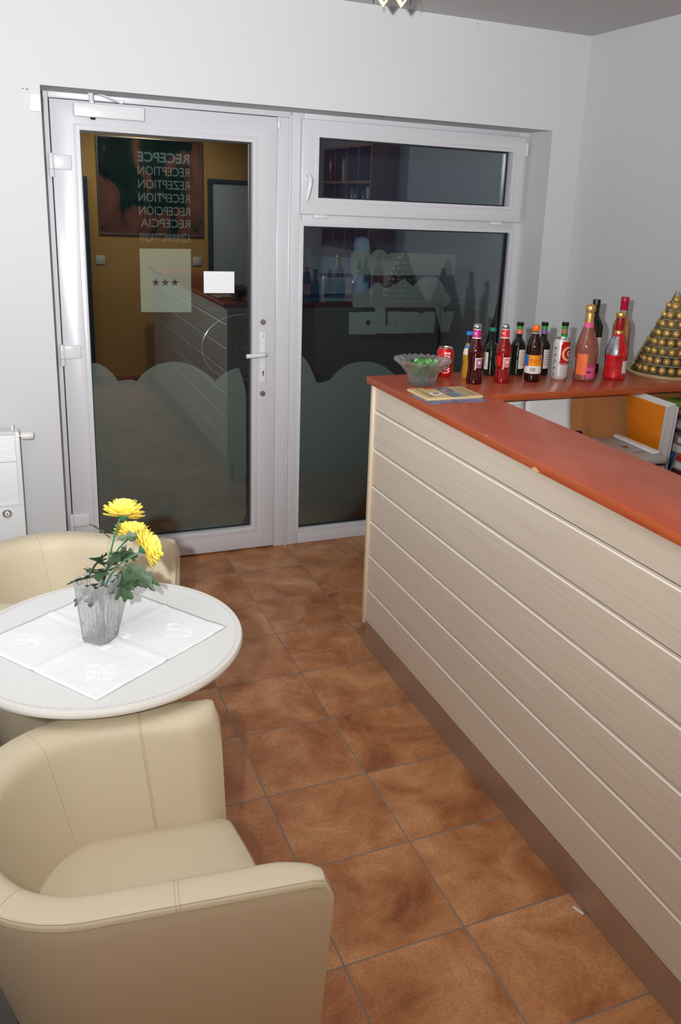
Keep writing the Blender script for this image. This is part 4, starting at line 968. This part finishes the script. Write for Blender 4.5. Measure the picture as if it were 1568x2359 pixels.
def flower_head(name, parent, center, axis, R_, seed):
    rnd = random.Random(seed); b = MB(); lay = b.bm.verts.layers.float.new('petal')
    ax = Vector(axis).normalized(); q = Vector((0, 0, 1)).rotation_difference(ax)
    rings = [(-.08, 17, 1.0), (.16, 19, 1.04), (.40, 19, 1.04), (.64, 17, 1.02), (.88, 15, .98), (1.10, 12, .92), (1.32, 8, .84), (1.5, 4, .76)]
    for li, (el, n_, ln) in enumerate(rings):
        for k in range(n_):
            az = 2*PI*(k+.5*(li % 2)+rnd.uniform(-.18, .18))/n_; e_ = el+rnd.uniform(-.09, .09)
            d = Vector((math.cos(az)*math.cos(e_), math.sin(az)*math.cos(e_), math.sin(e_)))
            sd = Vector((-math.sin(az), math.cos(az), 0)); nn = sd.cross(d)*-1
            L_ = R_*ln*rnd.uniform(.92, 1.06); w = R_*.155*rnd.uniform(.85, 1.15)
            rws = []
            for t, wf, bend in ((.12, .35, 0), (.45, .8, -.02), (.75, 1.1, .0), (.92, .9, .07), (1.0, .35, .15)):
                c_ = d*L_*t+nn*(L_*bend*(1 if el < 1.2 else .3))*(.8)
                rws.append([(c_+sd*w*wf*s_+nn*(w*.55*abs(s_)*wf), t) for s_ in (-1, -.45, .45, 1)])
            VV = []
            for rw in rws:
                vr = []
                for p, t in rw:
                    p = Vector((p.x, p.y, p.z*.92))
                    v_ = b.bm.verts.new(Vector(center)+q @ p); v_[lay] = t; vr.append(v_)
                VV.append(vr)
            for i in range(4):
                for j in range(3): b.bm.faces.new([VV[i][j], VV[i][j+1], VV[i+1][j+1], VV[i+1][j]])
    return b.build(name, M['petal'], parent, smooth=True)
LOBE = [(0, .035), (.10, .05), (.16, .26), (.24, .30), (.27, .16), (.36, .20), (.44, .46), (.53, .48), (.55, .24), (.64, .24), (.74, .40), (.82, .36), (.83, .18), (.92, .14), (1.0, .02)]
def leaf(parent, base, dirv, L_, w, droop, roll=0):
    d = Vector(dirv).normalized(); up = Vector((0, 0, 1)); sd = d.cross(up)
    if sd.length < .1: sd = Vector((1, 0, 0))
    sd.normalize(); nn = sd.cross(d).normalized()
    rot = mathutils.Quaternion(d, roll); sd = rot @ sd; nn = rot @ nn
    b = MB(); rws = []
    for t, h in LOBE:
        c_ = Vector(base)+d*L_*t-Vector((0, 0, 1))*droop*L_*t*t
        lobe_back = .07*L_*math.sin(h*6)
        rws.append([c_+sd*w*h*s_+nn*(abs(s_)*w*.22*h)+d*(abs(s_)*L_*.06) for s_ in (-1, -.5, 0, .5, 1)])
    b.grid(rws); o = b.build('leaf', M['leaf'], parent, smooth=True)
    return o
def flower(label, root, pts, head_c, axis, R_, leaves, seed):
    e = empty('chrysanthemum', root, label=label, cat='flower', group='yellow artificial chrysanthemums in the vase')
    rel = lambda p: Vector(p)-Vector(root)
    pl_ = [rel(p) for p in pts]
    ctrl = []
    for i in range(len(pl_)-1):
        p0, p1, p2, p3 = pl_[max(i-1, 0)], pl_[i], pl_[i+1], pl_[min(i+2, len(pl_)-1)]
        for k in range(6):
            t = k/6; ctrl.append(.5*((2*p1)+(-p0+p2)*t+(2*p0-5*p1+4*p2-p3)*t*t+(-p0+3*p1-3*p2+p3)*t**3))
    ctrl.append(pl_[-1])
    MB().tube(ctrl, .0021, 8).build('stem', M['stem'], e, smooth=True)
    flower_head('flower_head', e, rel(head_c), axis, R_, seed)
    xf(MB().lathe([(0, -.012), (.004, -.010), (.012, -.003), (.009, .002), (0, .003)], 12).build('calyx', M['stem'], e, smooth=1), Matrix.Translation(rel(head_c)) @ Vector((0, 0, 1)).rotation_difference(Vector(axis).normalized()).to_matrix().to_4x4())
    for (bp_, dv, L_, w, dr, ro) in leaves: leaf(e, rel(bp_), dv, L_, w, dr, ro)
    return e
vb = (VX, VY, VZ+.02)
flower('upright yellow chrysanthemum, tallest of the flowers in the vase', (VX+.004, VY, VZ+.02),
       [(VX+.004, VY, VZ+.02), (-.812, -2.222, .86), (-.786, -2.21, .96), (-.768, -2.205, 1.02), (-.757, -2.20, 1.047)], (-.752, -2.20, 1.044), (.18, .42, 1), .050,
       [((-.778, -2.207, .985), (-.72, .1, .75), .075, .028, .1, .5), ((-.776, -2.206, .985), (.85, -.1, .35), .075, .028, .3, .9), ((-.79, -2.212, .955), (-.55, -.55, .10), .07, .045, .5, .9), ((-.806, -2.22, .905), (-.95, -.25, .16), .085, .05, .18, .5), ((-.80, -2.215, .92), (-.3, -.8, .3), .065, .06, .4, .2), ((-.80, -2.217, .925), (-.5, -.35, .75), .07, .055, .25, .3), ((-.795, -2.214, .94), (.3, -.6, .5), .065, .055, .4, .5), ((-.81, -2.222, .885), (-.4, -.75, -.05), .07, .055, .3, .3)], 1)
flower('yellow chrysanthemum bending to the right, facing forward', (VX+.010, VY-.006, VZ+.02),
       [(VX+.010, VY-.006, VZ+.02), (-.806, -2.225, .87), (-.77, -2.225, .93), (-.725, -2.225, .955), (-.708, -2.215, .962)], (-.712, -2.222, .962), (.86, .10, .34), .050,
       [((-.76, -2.225, .935), (.55, -.5, -.25), .085, .042, .35, .5), ((-.775, -2.225, .925), (.9, -.3, -.05), .095, .04, .45, 1.0), ((-.795, -2.225, .89), (.7, -.6, .35), .07, .044, .5, .3), ((-.80, -2.225, .88), (.1, -.9, .45), .06, .045, .4, .6), ((-.765, -2.22, .94), (-.1, -.5, .85), .055, .055, .3, 0), ((-.785, -2.224, .905), (.8, -.5, .15), .075, .055, .45, .4), ((-.80, -2.225, .875), (.75, -.65, .1), .07, .055, .3, .7)], 2)
flower('yellow chrysanthemum half hidden behind the forward-facing one', (VX-.004, VY+.008, VZ+.02),
       [(VX-.004, VY+.008, VZ+.02), (-.808, -2.21, .88), (-.77, -2.17, .94), (-.73, -2.145, .968)], (-.728, -2.150, .968), (.32, .45, 1), .048,
       [((-.775, -2.18, .93), (.3, -.5, .7), .07, .045, .3, .4), ((-.81, -2.205, .88), (-.6, -.7, .3), .07, .06, .3, .3), ((-.815, -2.205, .885), (-.75, -.6, -.15), .075, .055, .3, .5), ((-.80, -2.20, .905), (-.55, -.5, .55), .07, .06, .3, .2), ((-.79, -2.19, .91), (.6, .3, .5), .07, .055, .4, .2), ((-.78, -2.185, .925), (.75, -.2, .5), .07, .055, .4, .6), ((-.80, -2.20, .90), (.15, -.7, .7), .065, .06, .3, .1)], 3)

# ------------------------------------------------------------------ radiator and cabinet
rd = empty('radiator', (-1.30, YW, .30), label='white ribbed wall heater with round chrome lock, left of the door', cat='radiator')
b = MB(); prof = []
z = .02; 
rows = []
zz = [.012+.0036*k for k in range(0, 132)]
pr2 = []
for k, q in enumerate(zz): pr2.append((q, -.1117 if k % 2 else -.1109))
b.box(-.30, -.105, 0, .352, -.045, .492)
R4 = [[(x, y, q) for x in (-.30, .335)] for q, y in pr2]
b.grid(R4); b.build('panel', M['white'], rd, bevel=0)
MB().box(.335, -.114, 0, .3545, -.04, .495).build('side_cover', M['white'], rd, bevel=.004)
MB().box(-.30, -.112, .487, .335, -.04, .497).build('top_grille', M['whiteplastic'], rd, bevel=.002)
MB().box(-.30, -.1128, .3665, .335, -.110, .369).build('seam', M['greyd'], rd)
for x in (-.2, .2): MB().box(x-.02, -.045, .05, x+.02, 0, .40).build('bracket', M['white'], rd)
vl = MB(); vl.tube([(.352, -.075, .468), (.362, -.075, .468)], .010, 14); vl.build('valve', M['chrome'], rd, smooth=1)
vh = MB().lathe([(0, 0), (.0155, 0), (.0165, .003), (.0165, .040), (.0145, .048), (.0125, .050), (0, .051)], 36, f=lambda r, z, a: r*(1+(.05*(math.sin(18*a) > 0) if .006 < z < .046 else 0)))
vo = vh.build('thermostat_head', M['whiteplastic'], rd, smooth=30); vo.matrix_local = Matrix.Translation((.361, -.075, .468)) @ Matrix.Rotation(PI/2, 4, 'Y')
MB().lathe([(0, 0), (.006, 0), (.006, .02), (0, .02)], 12, (.330, -.07, .497)).build('vent_plug', M['whiteplastic'], rd, smooth=1)
lpn = MB().box(-.30, -.120, -.22, .3535, -.03, .176).build('lower_panel', M['white'], rd, bevel=.004)
MB().box(-.30, -.1225, .172, .353, -.119, .183).build('panel_lip', M['white'], rd, bevel=.0015)
lk = MB().lathe([(0, 0), (.0215, 0), (.0225, .002), (.0225, .005), (.019, .007), (.0165, .003), (.0165, .002), (0, .002)], 32).build('lock', M['whiteplastic'], rd, smooth=30)
lk.location = (.284, -.1205, .142); lk.rotation_euler = (PI/2, 0, 0)
MB().lathe([(.0115, .002), (.0163, .0025)], 32).build('lock_ring', M['chrome'], lk, smooth=1); MB().lathe([(0, .002), (.011, .002), (.0115, .006), (.010, .009), (.004, .0095), (0, .0095)], 24).build('lock_knob', M['whiteplastic'], lk, smooth=1); MB().lathe([(0, .0095), (.003, .0095), (.003, .010), (0, .010)], 12).build('keyhole', M['black'], lk)
# ------------------------------------------------------------------ pendant lamp at the ceiling (only its lowest petals show)
lx, ly = .315, -1.22
lp = empty('pendant_lamp', (lx, ly, CZ), label='flower-shaped glass pendant lamp with purple and cream petals at the ceiling', cat='lamp')
MB().lathe([(0, -.022), (.045, -.022), (.05, -.015), (.05, 0), (0, 0)], 28).build('canopy', M['chrome'], lp, smooth=1)
MB().tube([(0, 0, -.02), (0, 0, -.10)], .006, 10).build('stem', M['chrome'], lp, smooth=True)
def petal(a, m, L_=.105, w=.034):
    b = MB(); rws = []
    for i in range(9):
        t = i/8; rad = .012+.055*math.sin(t*PI*.62); z_ = -.095-.098*t; ww = w*math.sin(PI*min(1, .16+.84*t)) if t < 1 else .001
        ca, sa = math.cos(a), math.sin(a)
        rws.append([(rad*ca-sa*ww*s_-ca*.010*abs(s_)*0, rad*sa+ca*ww*s_, z_) for s_ in (-1, -.5, 0, .5, 1)])
    b.grid(rws); o = b.build('petal', m, lp, smooth=True); md = o.modifiers.new('t', 'SOLIDIFY'); md.thickness = .003
pm_ = mat('purple_glass', lin(74, 24, 70), .15); cm_ = mat('cream_glass', lin(255, 250, 220), .25)
for k in range(6): petal(2*PI*k/6+.62, pm_ if k in (2, 5) else cm_)
bl = mat('lamp_bulb', lin(255, 236, 200), .4)
MB().lathe([(0, -.165), (.012, -.16), (.018, -.145), (.014, -.125), (.01, -.10), (0, -.10)], 20).build('bulb', bl, lp, smooth=1)
# ceiling spot lamp near the rear wall, mirrored in the picture glass
cl_ = empty('ceiling_spotlight', (.30, -3.30, CZ), label='white ceiling spotlight aimed at the picture on the ochre wall', cat='lamp')
MB().lathe([(0, -.02), (.045, -.02), (.05, -.012), (.05, 0), (0, 0)], 28).build('mount', M['white'], cl_, smooth=1)
MB().tube([(0, 0, -.018), (0, .01, -.075)], .008, 10).build('arm', M['chrome'], cl_, smooth=True)
sd_ = Vector((.12, -1.06, -.97)).normalized(); sq_ = Vector((0, 0, 1)).rotation_difference(sd_).to_matrix().to_4x4()
xf(MB().lathe([(0, -.075), (.022, -.072), (.032, -.05), (.036, .012), (.034, .012), (.030, -.045), (0, -.050)], 28).build('lamp_shade', M['white'], cl_, smooth=30), Matrix.Translation((0, .005, -.105)) @ sq_)
em = mat('lamp_glow', (1, .86, .66, 1), .5); bb = em.node_tree.nodes['Principled BSDF']; bb.inputs['Emission Color'].default_value = (1, .84, .62, 1); bb.inputs['Emission Strength'].default_value = 14
xf(MB().lathe([(0, -.046), (.026, -.044), (.024, -.030), (0, -.022)], 24).build('bulb', em, cl_, smooth=1), Matrix.Translation((0, .005, -.105)) @ sq_)
# small wall marks
mk = MB(); rnd = random.Random(4)
for x, z in ((1.168, 2.615), (1.172, 2.608), (1.178, 2.588), (1.52, 2.555)):
    mk.lathe([(0, 0), (.0022, 0), (0, .0004)], 7)
mk.bm.clear()
for x, z, s_ in ((1.168, 2.617, .003), (1.172, 2.610, .002), (1.176, 2.588, .0022), (-.823, 2.156, .004), (-.838, 2.157, .003), (1.545, 2.545, .0018)):
    mk.box(x-s_*1.3, YW-.0006, z-s_*.5, x+s_, YW-.0001, z+s_*.5)
mk.build('scuff_marks', mc('scuffs', 120, 108, 106, .9), bpy.data.objects['wall_back'])
# white stick on the floor
ck = MB(); ck.tube([(.303, -2.716, .0042), (.3135, -2.748, .0042)], .0035, 8)
tag(ck.build('paper_stick', M['paper'], None, smooth=True), 'tiny white paper stick on the tiles beside the steel plinth', 'litter')

# ------------------------------------------------------------------ light
def spot(name, loc, target, power, ang, blend, size, col):
    l = bpy.data.lights.new(name, 'SPOT'); l.energy = power; l.spot_size = math.radians(ang); l.spot_blend = blend; l.shadow_soft_size = size; l.color = col
    o = bpy.data.objects.new(name, l); COL.objects.link(o); o.location = loc
    o.rotation_euler = (Vector(target)-Vector(loc)).to_track_quat('-Z', 'Y').to_euler(); return o
spot('camera_flash', (-1.16, -4.20, 1.885), (-.33, -.28, 3.10), 190, 146, 1, .022, (.94, .975, 1))
spot('camera_flash_core', (-1.16, -4.20, 1.885), (-.70, -.28, 3.05), 445, 104, 1, .022, (.93, .97, 1))
def area(name, loc, size, power, col, rot=(0, 0, 0)):
    l = bpy.data.lights.new(name, 'AREA'); l.shape = 'DISK'; l.size = size; l.energy = power; l.color = col
    o = bpy.data.objects.new(name, l); COL.objects.link(o); o.location = loc; o.rotation_euler = rot; return o
spot('ceiling_lamp_light', (.30, -3.30, 2.52), (.34, -4.36, 1.36), 115, 108, .8, .05, (1, .86, .66))
w = bpy.data.worlds.new('dusk'); S.world = w; w.use_nodes = True
bg = w.node_tree.nodes['Background']; bg.inputs[0].default_value = (.22, .40, .66, 1); bg.inputs[1].default_value = .15

# ------------------------------------------------------------------ camera
cd = bpy.data.cameras.new('camera'); cam = bpy.data.objects.new('camera', cd); COL.objects.link(cam)
cam.location = (-.9915979, -4.21369244, 1.78702812); cam.rotation_euler = (1.29094488, -.04435799, -.41054857)
F_, PX, PY = 1996.2524, 880.5147, 1041.7325
cd.sensor_fit = 'AUTO'; cd.sensor_width = 36; cd.lens = F_/2359*36
cd.shift_x = -(PX-784)/2359; cd.shift_y = (PY-1179.5)/2359
cd.clip_start = .02
S.camera = cam
S.view_settings.view_transform = 'Standard'; S.view_settings.look = 'None'; S.view_settings.gamma = 1; S.view_settings.exposure = 0
S.view_settings.use_curve_mapping = False
S.cycles.use_denoising = True
S.cycles.max_bounces = 12; S.cycles.transparent_max_bounces = 24; S.cycles.transmission_bounces = 12; S.cycles.glossy_bounces = 6
S.cycles.sample_clamp_indirect = 6; S.cycles.caustics_reflective = False; S.cycles.caustics_refractive = False
